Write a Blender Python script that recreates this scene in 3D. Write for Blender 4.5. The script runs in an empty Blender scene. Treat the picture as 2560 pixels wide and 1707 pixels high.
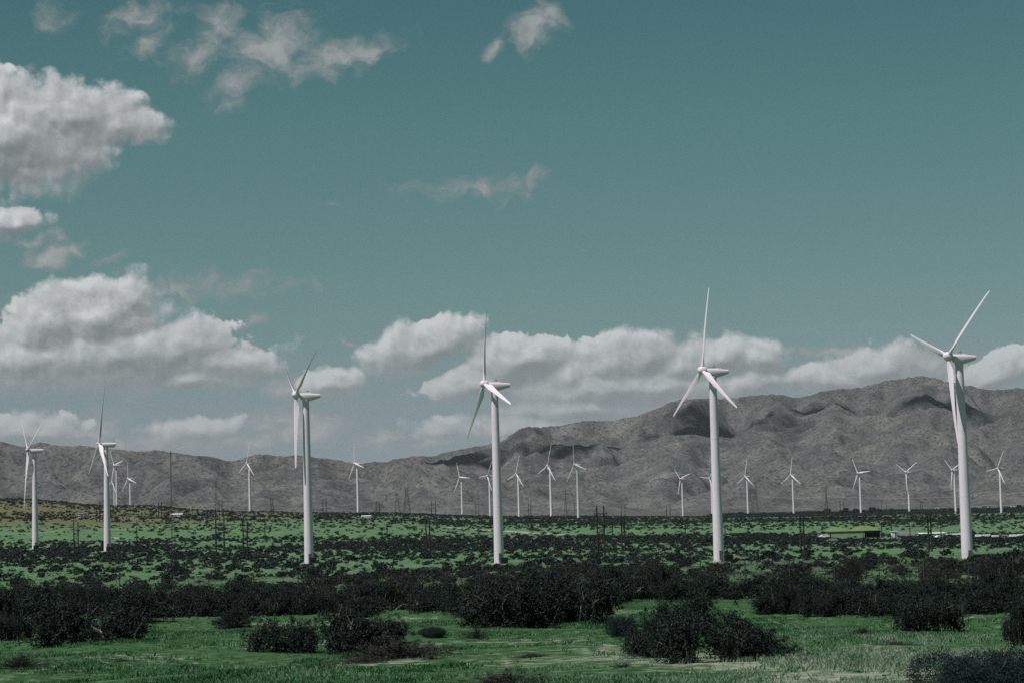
import bpy, bmesh, math, random
import numpy as np
from mathutils import Vector, Matrix

random.seed(7)
rng = np.random.default_rng(11)
scene = bpy.context.scene
COL = scene.collection
R = math.radians

# ------------------------------------------------------------------ camera
FPX, PW, PH = 5442.0, 2560.0, 1707.0           # focal length and size of the photograph in its pixels
ROLL = R(-1.6)
PITCH = math.atan(391.5 * math.cos(ROLL) / FPX)
cam_data = bpy.data.cameras.new("camera")
cam_data.sensor_width = 36.0
cam_data.lens = FPX / PW * 36.0
cam_data.clip_start = 0.5
cam_data.clip_end = 60000.0
cam = bpy.data.objects.new("camera", cam_data)
COL.objects.link(cam)
RC = Matrix.Rotation(math.pi / 2 + PITCH, 3, 'X') @ Matrix.Rotation(ROLL, 3, 'Z')
cam.matrix_world = RC.to_4x4()
scene.camera = cam


def ray(px, py):
    v = RC @ Vector(((px - PW / 2) / FPX, -(py - PH / 2) / FPX, -1.0))
    return v / v.y


# ------------------------------------------------------------------ light, sky, exposure
SUN_EL, SUN_AZ = R(59), R(34)                  # az: from -X towards the viewer
SUN = Vector((-math.cos(SUN_AZ) * math.cos(SUN_EL), -math.sin(SUN_AZ) * math.cos(SUN_EL), math.sin(SUN_EL)))
ld = bpy.data.lights.new("sun", 'SUN')
ld.energy = 4.6
ld.angle = R(0.53)
ld.color = (1.0, 0.97, 0.945)
sun = bpy.data.objects.new("sun", ld)
COL.objects.link(sun)
sun.rotation_euler = (-SUN).to_track_quat('-Z', 'Y').to_euler()
sun.location = SUN * 200

scene.view_settings.view_transform = 'Standard'
scene.view_settings.look = 'None'
scene.view_settings.exposure = 0.0
scene.view_settings.gamma = 1.0
scene.view_settings.use_curve_mapping = False
scene.cycles.use_denoising = False
scene.cycles.max_bounces = 6
scene.cycles.diffuse_bounces = 3
scene.cycles.transparent_max_bounces = 8


class NT:
    """small helper for building node trees"""

    def __init__(self, tree):
        self.t = tree
        self.n = tree.nodes
        self.l = tree.links

    def new(self, kind, **kw):
        nd = self.n.new(kind)
        for k, v in kw.items():
            setattr(nd, k, v)
        return nd

    def put(self, sock, v):
        if isinstance(v, bpy.types.NodeSocket):
            self.l.new(v, sock)
        else:
            sock.default_value = v

    def math(self, op, a, b=None, c=None, clamp=False):
        nd = self.new('ShaderNodeMath', operation=op, use_clamp=clamp)
        self.put(nd.inputs[0], a)
        if b is not None:
            self.put(nd.inputs[1], b)
        if c is not None:
            self.put(nd.inputs[2], c)
        return nd.outputs[0]

    def vmath(self, op, a, b=None, scale=None):
        nd = self.new('ShaderNodeVectorMath', operation=op)
        self.put(nd.inputs[0], a)
        if b is not None:
            self.put(nd.inputs[1], b)
        if scale is not None:
            self.put(nd.inputs['Scale'], scale)
        return nd.outputs['Value'] if op in ('LENGTH', 'DOT_PRODUCT') else nd.outputs[0]

    def vmath3(self, op, a, b, c):
        nd = self.new('ShaderNodeVectorMath', operation=op)
        for k, v in enumerate((a, b, c)):
            self.put(nd.inputs[k], v)
        return nd.outputs[0]

    def noise(self, vec, scale, detail=3.0, rough=0.5, out=0, dist=0.0, lac=2.0, dim='3D'):
        nd = self.new('ShaderNodeTexNoise', noise_dimensions=dim)
        self.put(nd.inputs['Vector'], vec)
        nd.inputs['Scale'].default_value = scale
        nd.inputs['Detail'].default_value = detail
        nd.inputs['Roughness'].default_value = rough
        nd.inputs['Distortion'].default_value = dist
        nd.inputs['Lacunarity'].default_value = lac
        return nd.outputs[out]

    def ramp(self, fac, stops, interp='LINEAR'):
        nd = self.new('ShaderNodeValToRGB')
        nd.color_ramp.interpolation = interp
        el = nd.color_ramp.elements
        el[0].position, el[0].color = stops[0][0], (*stops[0][1], 1)
        el[1].position, el[1].color = stops[-1][0], (*stops[-1][1], 1)
        for p, c in stops[1:-1]:
            e = el.new(p)
            e.color = (*c, 1)
        self.put(nd.inputs[0], fac)
        return nd.outputs[0]

    def mix(self, fac, a, b, mode='MIX'):
        nd = self.new('ShaderNodeMix', data_type='RGBA', blend_type=mode)
        self.put(nd.inputs[0], fac)
        for s, v in ((nd.inputs[6], a), (nd.inputs[7], b)):
            if isinstance(v, bpy.types.NodeSocket):
                self.l.new(v, s)
            else:
                s.default_value = (*v, 1)
        return nd.outputs[2]

    def smooth(self, v, lo, hi):
        nd = self.new('ShaderNodeMapRange', interpolation_type='SMOOTHSTEP')
        self.put(nd.inputs[0], v)
        nd.inputs[1].default_value = lo
        nd.inputs[2].default_value = hi
        return nd.outputs[0]


# clouds: (x, y, rx, ry, rotation, weight) seen against the sky, in 1/2352 of the view width
CLOUDS = [
    (0, 315, 280, 135, 0, 1.3), (150, 278, 180, 76, -8, 1.05), (262, 290, 115, 44, -4, .8), (50, 390, 110, 70, 10, .75),
    (235, 735, 150, 95, 0, 1.3), (110, 760, 130, 95, 20, 1.1), (60, 830, 150, 70, 0, 1.0), (270, 815, 310, 85, 0, 1.25),
    (405, 800, 120, 66, 0, 1.0), (510, 835, 125, 42, 10, .76), (430, 862, 120, 32, 5, .8), (300, 690, 60, 55, 0, 1.0),
    (575, 735, 34, 19, 12, .66), (450, 658, 230, 30, 6, .42), (10, 700, 60, 20, 0, .45),
    (500, 60, 75, 45, 35, .62), (620, 110, 120, 65, 15, .68), (770, 135, 150, 40, 12, .68), (535, 190, 70, 42, 50, .5),
    (460, 130, 70, 45, 0, .45), (310, 45, 90, 40, 20, .48), (120, 45, 42, 40, -30, .45), (350, 92, 70, 22, 25, .38),
    (700, 150, 120, 30, 12, .5), (870, 115, 60, 20, -5, .4),
    (1232, 60, 70, 48, 40, .72), (1140, 105, 40, 15, 50, .4),
    (1075, 432, 130, 28, 10, .5), (1225, 407, 24, 28, -20, .5), (770, 470, 40, 10, 0, .32),
    (30, 510, 85, 36, 5, .85), (90, 550, 60, 14, 6, .48), (112, 590, 50, 32, 10, .65), (172, 580, 32, 22, 50, .45),
    (262, 596, 50, 14, 20, .42), (30, 182, 60, 22, 25, .5),
    (975, 800, 140, 50, 12, .95), (900, 850, 70, 25, 5, .5), (1195, 825, 125, 65, 0, 1.2), (1085, 880, 120, 45, 10, .9),
    (1300, 860, 130, 50, 0, .85), (1400, 835, 110, 60, 0, 1.05), (1480, 815, 90, 48, 0, 1.0), (1560, 835, 90, 48, 0, .9),
    (1655, 815, 95, 48, 0, 1.1), (1745, 820, 90, 45, 0, 1.0), (1420, 885, 320, 62, 0, 1.0), (1720, 875, 150, 48, 0, .8),
    (1320, 935, 180, 42, 0, .85), (1210, 985, 220, 36, 3, .75), (1170, 1000, 140, 22, 0, .5),
    (1922, 810, 110, 17, 3, .6), (1900, 868, 130, 42, 8, .95), (2010, 840, 120, 48, 0, .95), (2110, 835, 100, 40, 0, .72),
    (2300, 855, 110, 42, 12, .85), (2360, 835, 70, 42, 0, .8), (2180, 850, 120, 35, 0, .6),
    (55, 985, 130, 34, 0, .8), (200, 985, 130, 40, 0, .7), (445, 992, 95, 36, 0, .76), (650, 965, 110, 35, 0, .7),
    (715, 985, 120, 38, 0, .72), (880, 1005, 110, 28, 0, .6), (560, 1015, 150, 28, 0, .6), (310, 1020, 260, 26, 0, .55),
    (1000, 1020, 120, 22, 0, .5),
    (655, 890, 80, 26, 10, .7), (765, 880, 75, 36, 0, .85), (710, 885, 100, 28, 0, .7), (805, 790, 28, 10, 0, .38),
]

scene.world = bpy.data.worlds.new("World")
scene.world.use_nodes = True
W = NT(scene.world.node_tree)
W.n.clear()


def blobs(t, Q, lst, grow=1.0):
    """overlapping soft ellipses; the value is positive inside"""
    acc = None
    for (x, y, rx, ry, rot, wt) in lst:
        c = ray(x * PW / 2352, y * PW / 2352)
        k = PW / 2352 / FPX * 5.442 * grow
        cx, cy, sx, sy = c.x * 5.442, c.z * 5.442, rx * k, ry * k
        if abs(rot) <= 10:
            ln = t.vmath('LENGTH', t.vmath3('MULTIPLY_ADD', Q, (1 / sx, 1 / sy, 0), (-cx / sx, -cy / sy, 0)))
        else:
            q = t.vmath('ADD', Q, (-cx, -cy, 0))
            ca, sa = math.cos(R(rot)), math.sin(R(rot))
            e1 = t.vmath('DOT_PRODUCT', q, (ca / sx, sa / sx, 0))
            e2 = t.vmath('DOT_PRODUCT', q, (-sa / sy, ca / sy, 0))
            ln = t.math('SQRT', t.math('MULTIPLY_ADD', e1, e1, t.math('MULTIPLY', e2, e2)))
        v = t.math('MULTIPLY_ADD', ln, -wt, wt)
        acc = v if acc is None else t.math('MAXIMUM', acc, v)
    return acc


def group_tree(name, outs):
    g = bpy.data.node_groups.new(name, 'ShaderNodeTree')
    g.interface.new_socket("P", in_out='INPUT', socket_type='NodeSocketVector')
    for o in outs:
        g.interface.new_socket(o, in_out='OUTPUT', socket_type='NodeSocketFloat')
    t = NT(g)
    return g, t, t.new('NodeGroupInput').outputs[0], t.new('NodeGroupOutput')


def cumulus_group():
    g, t, P, go = group_tree("cumulus", ("D", "M"))
    wn = t.noise(P, 7.0, 3.0, 0.55, out=1, dim='2D')
    Q = t.vmath('ADD', P, t.vmath('SCALE', t.vmath('SUBTRACT', wn, (0.5, 0.5, 0.5)), scale=0.06))
    acc = blobs(t, Q, [c for c in CLOUDS if c[5] > .72], 1.12)
    n1 = t.noise(Q, 8.0, 7.0, 0.53, dim='2D')
    vo = t.new('ShaderNodeTexVoronoi', feature='SMOOTH_F1', normalize=True, voronoi_dimensions='2D')
    t.put(vo.inputs['Vector'], t.vmath('ADD', P, t.vmath('SCALE', t.vmath('SUBTRACT', wn, (0.5, 0.5, 0.5)), scale=0.022)))
    vo.inputs['Scale'].default_value = 17.0
    vo.inputs['Detail'].default_value = 3.0
    vo.inputs['Roughness'].default_value = 0.54
    vo.inputs['Lacunarity'].default_value = 2.2
    vo.inputs['Smoothness'].default_value = 0.35
    d = t.math('MULTIPLY_ADD', t.math('SUBTRACT', n1, 0.455), 1.2, acc)
    d = t.math('MULTIPLY_ADD', t.math('SUBTRACT', 0.46, vo.outputs['Distance']), 0.72, d)
    t.l.new(d, go.inputs['D'])
    t.l.new(acc, go.inputs['M'])
    return g


def wisp_group():
    g, t, P, go = group_tree("wisps", ("D",))
    wn = t.noise(P, 10.0, 3.0, 0.6, out=1, dim='2D')
    Q = t.vmath('ADD', P, t.vmath('SCALE', t.vmath('SUBTRACT', wn, (0.5, 0.5, 0.5)), scale=0.07))
    acc = blobs(t, Q, [c for c in CLOUDS if c[5] <= .72], 1.25)
    n1 = t.noise(t.vmath('MULTIPLY', Q, (1.0, 1.5, 1.0)), 13.0, 7.0, 0.6, dist=0.3, dim='2D')
    t.l.new(t.math('MULTIPLY_ADD', t.math('SUBTRACT', n1, 0.44), 1.15, acc), go.inputs['D'])
    return g


CG, WG_ = cumulus_group(), wisp_group()


def make_world():
    tc = W.new('ShaderNodeTexCoord')
    sep = W.new('ShaderNodeSeparateXYZ')
    W.l.new(tc.outputs['Generated'], sep.inputs[0])
    yy = W.math('MAXIMUM', sep.outputs[1], 0.02)
    u = W.math('MULTIPLY', W.math('DIVIDE', sep.outputs[0], yy), 5.442)
    v = W.math('MULTIPLY', W.math('DIVIDE', sep.outputs[2], yy), 5.442)
    cmb = W.new('ShaderNodeCombineXYZ')
    W.put(cmb.inputs[0], u)
    W.put(cmb.inputs[1], v)
    P = cmb.outputs[0]

    def dens(tree, off=None):
        nd = W.new('ShaderNodeGroup')
        nd.node_tree = tree
        W.put(nd.inputs[0], W.vmath('ADD', P, off) if off else P)
        return nd.outputs
    d0, m0 = dens(CG)[:2]
    d1, m1 = dens(CG, (-0.013, 0.021, 0))[:2]
    wd = dens(WG_)[0]
    # crisp sunlit crowns, soft ragged rims elsewhere
    soft = W.math('MULTIPLY_ADD', W.smooth(W.noise(P, 4.0, 2.0, 0.5, dim='2D'), 0.42, 0.66), 0.40, W.math('MULTIPLY_ADD', W.smooth(W.math('SUBTRACT', m1, m0), -0.15, 0.25), 0.42, 0.11))
    a_c = W.math('DIVIDE', W.math('SUBTRACT', d0, 0.02), soft, clamp=True)
    a_c = W.math('MULTIPLY', a_c, W.math('MULTIPLY_ADD', a_c, W.math('MULTIPLY', a_c, -2.0), W.math('MULTIPLY', a_c, 3.0)))
    a_w = W.math('MULTIPLY', W.smooth(wd, 0.0, 0.70), 0.82)
    lit = W.math('MULTIPLY_ADD', W.math('SUBTRACT', d0, d1), 0.88, 0.50)
    edge = W.smooth(d0, 0.75, 0.12)                         # light soaks through the thin rims
    deep = W.smooth(W.math('SUBTRACT', m1, m0), -0.12, 0.22)    # grey undersides
    lum = W.math('MULTIPLY_ADD', edge, 0.16, lit)
    lum = W.math('MULTIPLY_ADD', deep, -0.24, W.math('ADD', lum, 0.03), clamp=True)
    ccol = W.ramp(lum, [(0.0, (1.9, 2.1, 2.2)), (0.3, (2.7, 2.9, 2.98)), (0.55, (3.7, 3.9, 4.0)), (0.8, (5.0, 5.2, 5.3)), (1.0, (6.2, 6.4, 6.5))])
    low = W.smooth(v, 0.52, 0.10)                           # low clouds sit in hazy air
    ccol = W.mix(W.math('MULTIPLY', low, 0.45), ccol, (2.95, 3.2, 3.3))
    sky = W.new('ShaderNodeTexSky', sky_type='NISHITA')
    sky.sun_disc = False
    sky.sun_elevation = SUN_EL
    sky.sun_rotation = R(236)
    sky.altitude = 300
    sky.air_density = 1.0
    sky.dust_density = 1.0
    sky.ozone_density = 1.0
    el = sep.outputs[2]
    tint = W.ramp(W.math('MULTIPLY', el, 3.0), SKY_TINT)
    scol = W.mix(1.0, sky.outputs[0], tint, 'MULTIPLY')
    col = W.mix(a_w, scol, W.mix(W.smooth(wd, .25, 1.0), (2.75, 2.9, 2.95), (3.9, 4.05, 4.1)))
    col = W.mix(W.math('MULTIPLY', a_c, W.math('MULTIPLY_ADD', low, -.15, .97)), col, ccol)
    # clear sky everywhere; the cloudy quarter of the sky is only looked up for rays that go there
    inside = W.math('MULTIPLY', W.math('LESS_THAN', W.math('ABSOLUTE', u), 2.6),
                    W.math('MULTIPLY', W.math('LESS_THAN', W.math('ABSOLUTE', W.math('SUBTRACT', v, 0.7)), 0.75), W.math('GREATER_THAN', sep.outputs[1], 0.1)))
    out = W.new('ShaderNodeOutputWorld')
    mx = W.new('ShaderNodeMixShader')
    W.l.new(inside, mx.inputs[0])
    for k, c in ((1, scol), (2, col)):
        bg = W.new('ShaderNodeBackground')
        W.l.new(c, bg.inputs[0])
        bg.inputs[1].default_value = 0.1
        W.l.new(bg.outputs[0], mx.inputs[k])
    W.l.new(mx.outputs[0], out.inputs[0])


SKY_TINT = [(0.0, (.56, .74, 1.05)), (.039, (.50, .64, .88)), (.094, (.43, .525, .69)), (.162, (.405, .49, .54)), (.245, (.36, .484, .455)),
            (.354, (.334, .485, .40)), (.51, (.305, .49, .372)), (.67, (.245, .46, .35)), (.80, (.23, .37, .30)), (1.0, (.19, .29, .25))]
make_world()
scene.world.cycles.sampling_method = 'MANUAL'
scene.world.cycles.sample_map_resolution = 512

# ------------------------------------------------------------------ numpy noise


def _h(ix, iy, s):
    n = (ix.astype(np.int64) * 374761393 + iy.astype(np.int64) * 668265263 + s * 1442695041) & 0x7fffffff
    n = ((n ^ (n >> 13)) * 1274126177) & 0x7fffffff
    n = n ^ (n >> 16)
    return (n & 0xffff) / 65535.0


def vnoise(x, y, s=0):
    x = np.asarray(x, float)
    y = np.asarray(y, float)
    ix, iy = np.floor(x), np.floor(y)
    fx, fy = x - ix, y - iy
    fx = fx * fx * fx * (fx * (fx * 6 - 15) + 10)
    fy = fy * fy * fy * (fy * (fy * 6 - 15) + 10)
    a = _h(ix, iy, s)
    b = _h(ix + 1, iy, s)
    c = _h(ix, iy + 1, s)
    d = _h(ix + 1, iy + 1, s)
    return (a + (b - a) * fx + (c - a) * fy + (a - b - c + d) * fx * fy) - 0.5


def fbm(x, y, octv=5, s=0, gain=0.5):
    r, amp = 0, 1.0
    for i in range(octv):
        r = r + amp * vnoise(x * 2 ** i + 17.3 * i, y * 2 ** i - 9.1 * i, s + i)
        amp *= gain
    return r


# ------------------------------------------------------------------ objects, materials


def tag(o, label=None, cat=None, group=None, kind=None):
    for k, v in (('label', label), ('category', cat), ('group', group), ('kind', kind)):
        if v:
            o[k] = v
    return o


def empty(name, loc, rz=0.0):
    o = bpy.data.objects.new(name, None)
    o.empty_display_size = 0.5
    COL.objects.link(o)
    o.location = loc
    o.rotation_euler = (0, 0, rz)
    return o


def link_mesh(name, me, mat=None, parent=None, loc=None):
    o = bpy.data.objects.new(name, me)
    COL.objects.link(o)
    if mat is not None and len(me.materials) == 0:
        me.materials.append(mat)
    if parent is not None:
        o.parent = parent
    if loc is not None:
        o.location = loc
    return o


def np_mesh(name, verts, faces, smooth=False):
    """verts (n,3), faces (m,k) all of one size k"""
    verts = np.ascontiguousarray(verts, dtype=np.float32)
    faces = np.ascontiguousarray(faces, dtype=np.int32)
    me = bpy.data.meshes.new(name)
    me.vertices.add(len(verts))
    me.vertices.foreach_set('co', verts.ravel())
    k = faces.shape[1]
    me.loops.add(faces.size)
    me.loops.foreach_set('vertex_index', faces.ravel())
    me.polygons.add(len(faces))
    me.polygons.foreach_set('loop_start', np.arange(0, faces.size, k, dtype=np.int32))
    me.polygons.foreach_set('loop_total', np.full(len(faces), k, dtype=np.int32))
    if smooth:
        me.polygons.foreach_set('use_smooth', np.ones(len(faces), dtype=bool))
    me.update(calc_edges=True)
    return me


class MB:
    """collects shapes into one mesh"""

    def __init__(self):
        self.v = []
        self.f = []
        self.s = []

    def add(self, vs, fs, smooth=False):
        o = len(self.v)
        self.v += [tuple(p) for p in vs]
        self.f += [tuple(i + o for i in f) for f in fs]
        self.s += [smooth] * len(fs)

    def box(self, lo, hi, m=None):
        x0, y0, z0 = lo
        x1, y1, z1 = hi
        vs = [Vector(p) for p in ((x0, y0, z0), (x1, y0, z0), (x1, y1, z0), (x0, y1, z0), (x0, y0, z1), (x1, y0, z1), (x1, y1, z1), (x0, y1, z1))]
        if m is not None:
            vs = [m @ p for p in vs]
        self.add(vs, [(0, 3, 2, 1), (4, 5, 6, 7), (0, 1, 5, 4), (1, 2, 6, 5), (2, 3, 7, 6), (3, 0, 4, 7)])

    def tube(self, a, b, r0, r1=None, n=8, cap=True):
        a, b = Vector(a), Vector(b)
        r1 = r0 if r1 is None else r1
        d = (b - a).normalized()
        x = d.orthogonal().normalized()
        y = d.cross(x)
        vs = []
        for p, r in ((a, r0), (b, r1)):
            for i in range(n):
                t = 2 * math.pi * i / n
                vs.append(p + (x * math.cos(t) + y * math.sin(t)) * r)
        fs = [(i, (i + 1) % n, n + (i + 1) % n, n + i) for i in range(n)]
        self.add(vs, fs, n > 5)
        if cap:
            self.add(vs[:n], [tuple(range(n))[::-1]])
            self.add(vs[n:], [tuple(range(n))])

    def loft(self, rings, cap=True, smooth=True):
        n = len(rings[0])
        vs = [p for r in rings for p in r]
        fs = []
        for k in range(len(rings) - 1):
            for i in range(n):
                j = (i + 1) % n
                fs.append((k * n + i, k * n + j, (k + 1) * n + j, (k + 1) * n + i))
        self.add(vs, fs, smooth)
        if cap:
            self.add(rings[0], [tuple(range(n))[::-1]])
            self.add(rings[-1], [tuple(range(n))])

    def lathe_z(self, prof, n=32, cap=True):
        self.loft([[(r * math.cos(2 * math.pi * i / n), r * math.sin(2 * math.pi * i / n), z) for i in range(n)] for z, r in prof], cap)

    def mesh(self, name, mat=None, recalc=True):
        me = bpy.data.meshes.new(name)
        me.from_pydata(self.v, [], self.f)
        me.polygons.foreach_set('use_smooth', self.s)
        if recalc:
            bm = bmesh.new()
            bm.from_mesh(me)
            bmesh.ops.remove_doubles(bm, verts=bm.verts, dist=1e-5)
            bmesh.ops.recalc_face_normals(bm, faces=bm.faces)
            bm.to_mesh(me)
            bm.free()
        if recalc:
            me.set_sharp_from_angle(angle=R(38))
        if mat is not None:
            me.materials.append(mat)
        me.update()
        return me

    def build(self, name, mat, parent=None, loc=None):
        return link_mesh(name, self.mesh(name, mat), None, parent, loc)


def new_mat(name):
    m = bpy.data.materials.new(name)
    m.use_nodes = True
    t = NT(m.node_tree)
    b = m.node_tree.nodes['Principled BSDF']
    b.inputs['Specular IOR Level'].default_value = 0.3
    return m, t, b


def flat_mat(name, col, rough=0.7, var=0.25, scale=1.5, bump=0.0, metallic=0.0):
    """one colour broken up by soft noise"""
    m, t, b = new_mat(name)
    tc = t.new('ShaderNodeTexCoord')
    n = t.noise(tc.outputs['Object'], scale, 5, 0.6)
    c = t.ramp(n, [(0.3, tuple(x * (1 - var) for x in col)), (0.7, tuple(min(1, x * (1 + var)) for x in col))])
    t.l.new(c, b.inputs['Base Color'])
    b.inputs['Roughness'].default_value = rough
    b.inputs['Metallic'].default_value = metallic
    if bump:
        bp = t.new('ShaderNodeBump')
        bp.inputs['Strength'].default_value = bump
        t.l.new(n, bp.inputs['Height'])
        t.l.new(bp.outputs[0], b.inputs['Normal'])
    return m


def paint_mat():
    m, t, b = new_mat("white_paint")
    tc = t.new('ShaderNodeTexCoord')
    st = t.vmath('MULTIPLY', tc.outputs['Object'], (2.2, 2.2, 0.12))   # rain streaks run down
    n1 = t.noise(st, 1.0, 5, 0.65)
    n2 = t.noise(tc.outputs['Object'], 0.35, 4, 0.6)
    n = t.math('ADD', t.math('MULTIPLY', n1, 0.65), t.math('MULTIPLY', n2, 0.35))
    c = t.ramp(n, [(0.28, (0.49, 0.445, 0.475)), (0.46, (0.675, 0.605, 0.668)), (0.75, (0.71, 0.638, 0.703))])
    t.l.new(c, b.inputs['Base Color'])
    b.inputs['Roughness'].default_value = 0.5
    b.inputs['Specular IOR Level'].default_value = 0.25
    return m


def leaf_mat(name, c0, c1, rough=0.75, scale=3.0, trans=0.0):
    m, t, b = new_mat(name)
    geo = t.new('ShaderNodeNewGeometry')
    n = t.noise(geo.outputs['Position'], scale, 4, 0.6)
    n = t.math('MULTIPLY_ADD', geo.outputs['Random Per Island'], 0.35, t.math('MULTIPLY', n, 0.75))
    c = t.ramp(n, [(0.3, c0), (0.85, c1)])
    t.l.new(c, b.inputs['Base Color'])
    b.inputs['Roughness'].default_value = rough
    b.inputs['Specular IOR Level'].default_value = 0.15
    return m


M_PAINT = paint_mat()
M_DARKSTEEL = flat_mat("dark_steel", (0.05, 0.055, 0.055), 0.55, 0.3)
M_GALV = flat_mat("galvanised_steel", (0.20, 0.21, 0.215), 0.5, 0.2, 2.0, metallic=0.3)
M_WOOD = flat_mat("tarred_wood", (0.022, 0.022, 0.021), 0.85, 0.4, 3.0)
M_LATTICE = flat_mat("weathered_lattice_steel", (0.075, 0.08, 0.08), 0.6, 0.2)
M_CONCRETE = flat_mat("concrete", (0.33, 0.32, 0.30), 0.9, 0.2, 2.0, 0.2)
M_BOX = flat_mat("dark_green_cabinet_paint", (0.022, 0.032, 0.028), 0.5, 0.2)
M_BUSH = leaf_mat("creosote_leaf", (0.0075, 0.0122, 0.0112), (0.026, 0.040, 0.033), scale=1.3)
M_SCRUB = leaf_mat("far_scrub_leaf", (0.010, 0.014, 0.0145), (0.022, 0.031, 0.029), scale=0.6)
M_SAGE = leaf_mat("blue_green_shrub_leaf", (0.010, 0.019, 0.0195), (0.024, 0.043, 0.042), scale=5.0)
M_DRY = leaf_mat("dry_brush", (0.022, 0.021, 0.020), (0.060, 0.058, 0.053), scale=6.0)
M_TREE = leaf_mat("tree_leaf", (0.010, 0.014, 0.015), (0.022, 0.029, 0.028), scale=0.25)
M_BARK = flat_mat("dark_bark", (0.05, 0.047, 0.042), 0.9, 0.3, 4.0)
M_TWIG = flat_mat("bleached_twig", (0.17, 0.17, 0.145), 0.85, 0.85, 2.2)
M_WHITE = flat_mat("white_wall", (0.72, 0.73, 0.72), 0.7, 0.08)
M_GREENWALL = flat_mat("pale_green_wall", (0.20, 0.30, 0.17), 0.8, 0.12)
M_GREENROOF = flat_mat("yellow_green_roof", (0.145, 0.190, 0.082), 0.7, 0.1, 0.4)
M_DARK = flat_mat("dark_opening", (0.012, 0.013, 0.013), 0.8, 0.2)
M_GREY = flat_mat("grey_panel", (0.13, 0.14, 0.14), 0.7, 0.15)
M_TYRE = flat_mat("tyre_rubber", (0.02, 0.02, 0.02), 0.85, 0.2)
M_GLASS = flat_mat("dark_glass", (0.03, 0.035, 0.04), 0.15, 0.1)
M_TAN = flat_mat("tan_wall", (0.36, 0.31, 0.25), 0.8, 0.15)
M_ROOF = flat_mat("grey_roof", (0.17, 0.165, 0.16), 0.8, 0.2)

# ------------------------------------------------------------------ terrain
# height of the ground under the camera's eye level, along six sight lines (tan of the bearing): (distance, z)
NEAR = [(-80, -2.0), (0, -2.1), (18, -2.2), (30, -2.55), (50, -3.5), (80, -4.4), (120, -5.5), (200, -8.2), (300, -11.2), (400, -13.8)]
PROFILE = [
    (-0.33, [(588, -15.6), (816, -15.3), (900, -14.9), (1050, -11.5), (1300, -6.5), (1700, 1.5), (2100, 12), (2350, 14.5), (2700, 8), (3300, -8), (14000, -12)]),
    (-0.235, [(588, -15.8), (816, -15.5), (900, -15.0), (1050, -12), (1300, -7.5), (1700, 0), (2100, 12), (2350, 14.8), (2700, 8), (3300, -9), (14000, -12)]),
    (-0.18, [(588, -16.3), (816, -15.5), (900, -15.2), (1050, -13.4), (1300, -10), (1700, -5), (2050, 2.0), (2250, 3.6), (2500, 0.8), (2750, -13), (3300, -16), (14000, -14)]),
    (-0.12, [(588, -17.2), (700, -17.1), (900, -16), (1050, -14.2), (1300, -11.4), (1700, -9), (2240, -6.8), (2600, -10), (3300, -18), (14000, -18)]),
    (-0.07, [(588, -17.5), (700, -17.3), (900, -16.6), (1050, -15.8), (1300, -14), (1700, -12.5), (2190, -10.7), (2700, -15), (3300, -22), (14000, -22)]),
    (0.0, [(588, -18.0), (700, -18.0), (900, -17.3), (1050, -17.3), (1300, -17.7), (1700, -18.6), (2120, -19.8), (2550, -22), (3300, -28), (14000, -26)]),
    (0.10, [(588, -18.1), (700, -18.3), (900, -19), (1050, -20), (1300, -21.5), (1700, -24), (2120, -26.5), (2800, -30.6), (3400, -33), (14000, -32)]),
    (0.235, [(588, -18.7), (700, -19.2), (900, -21.2), (1050, -22.8), (1300, -24.8), (1700, -28), (2120, -30.5), (2500, -31.8), (3500, -36), (14000, -38)]),
    (0.33, [(588, -18.8), (700, -19.5), (900, -21.5), (1050, -23), (1300, -25), (1700, -28.5), (2120, -31), (2500, -32.3), (3500, -37), (14000, -39)]),
]
TURBINES = [  # kind, x, y, yaw, rotor angle
    ('B', -194.6, 882.0, 25, 64, -15.2), ('B', -153.1, 815.8, 21, 2, -15.5), ('A', -62.1, 650.0, 20, 55, -17.65),
    ('A', -5.3, 611.2, 19, 107, -18.07), ('A', 52.6, 572.9, 21, 0, -18.1), ('A', 109.4, 532.8, 19, 49, -18.6),
    ('A', -458.0, 2501.9, 35, 78, 0.8), ('A', -571.0, 3100.0, 32, 18, -11), ('A', -477.9, 2702.0, 37, 106, -13.3),
    ('A', -273.3, 2238.9, 32, 6, -6.84), ('A', -159.0, 2190.7, 28, 103, -10.7), ('A', -70.6, 2832.7, 36, 94, -21),
    ('A', -32.8, 2701.1, 30, 28, -21.5), ('A', 2.7, 2531.0, 31, 12, -22), ('A', 33.6, 2121.9, 27, 12, -20),
    ('A', 57.3, 2027.4, 27, 104, -20.2), ('A', 223.8, 2940.1, 32, 72, -30.6), ('A', 257.6, 2878.2, 33, 36, -30.5),
    ('A', 295.8, 2792.9, 30, 4, -30.7), ('A', 344.7, 2717.9, 32, 2, -30.9), ('A', 415.5, 2636.5, 31, 86, -31.3),
    ('A', 468.5, 2606.4, 30, 58, -32.1), ('A', 505.0, 2512.8, 23, 66, -31.6), ('A', 545.4, 2458.5, 25, 24, -31.8)]

_us = np.array([p[0] for p in PROFILE])
_ld = np.linspace(0, 1, 1600)


def _dmap(d):
    return np.log(np.clip(d, -100, 20000) + 140.0)


_D0, _D1 = _dmap(-80), _dmap(14000)
_tab = []
for _, pr in PROFILE:
    pts = NEAR + pr
    xs = np.array([(_dmap(p[0]) - _D0) / (_D1 - _D0) for p in pts])
    zs = np.array([p[1] for p in pts])
    zz = np.interp(_ld, xs, zs)
    kz = np.hanning(23)
    kz /= kz.sum()
    zz = np.convolve(np.pad(zz, 11, mode='edge'), kz, 'valid')
    _tab.append(zz)
_tab = np.array(_tab)


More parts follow.
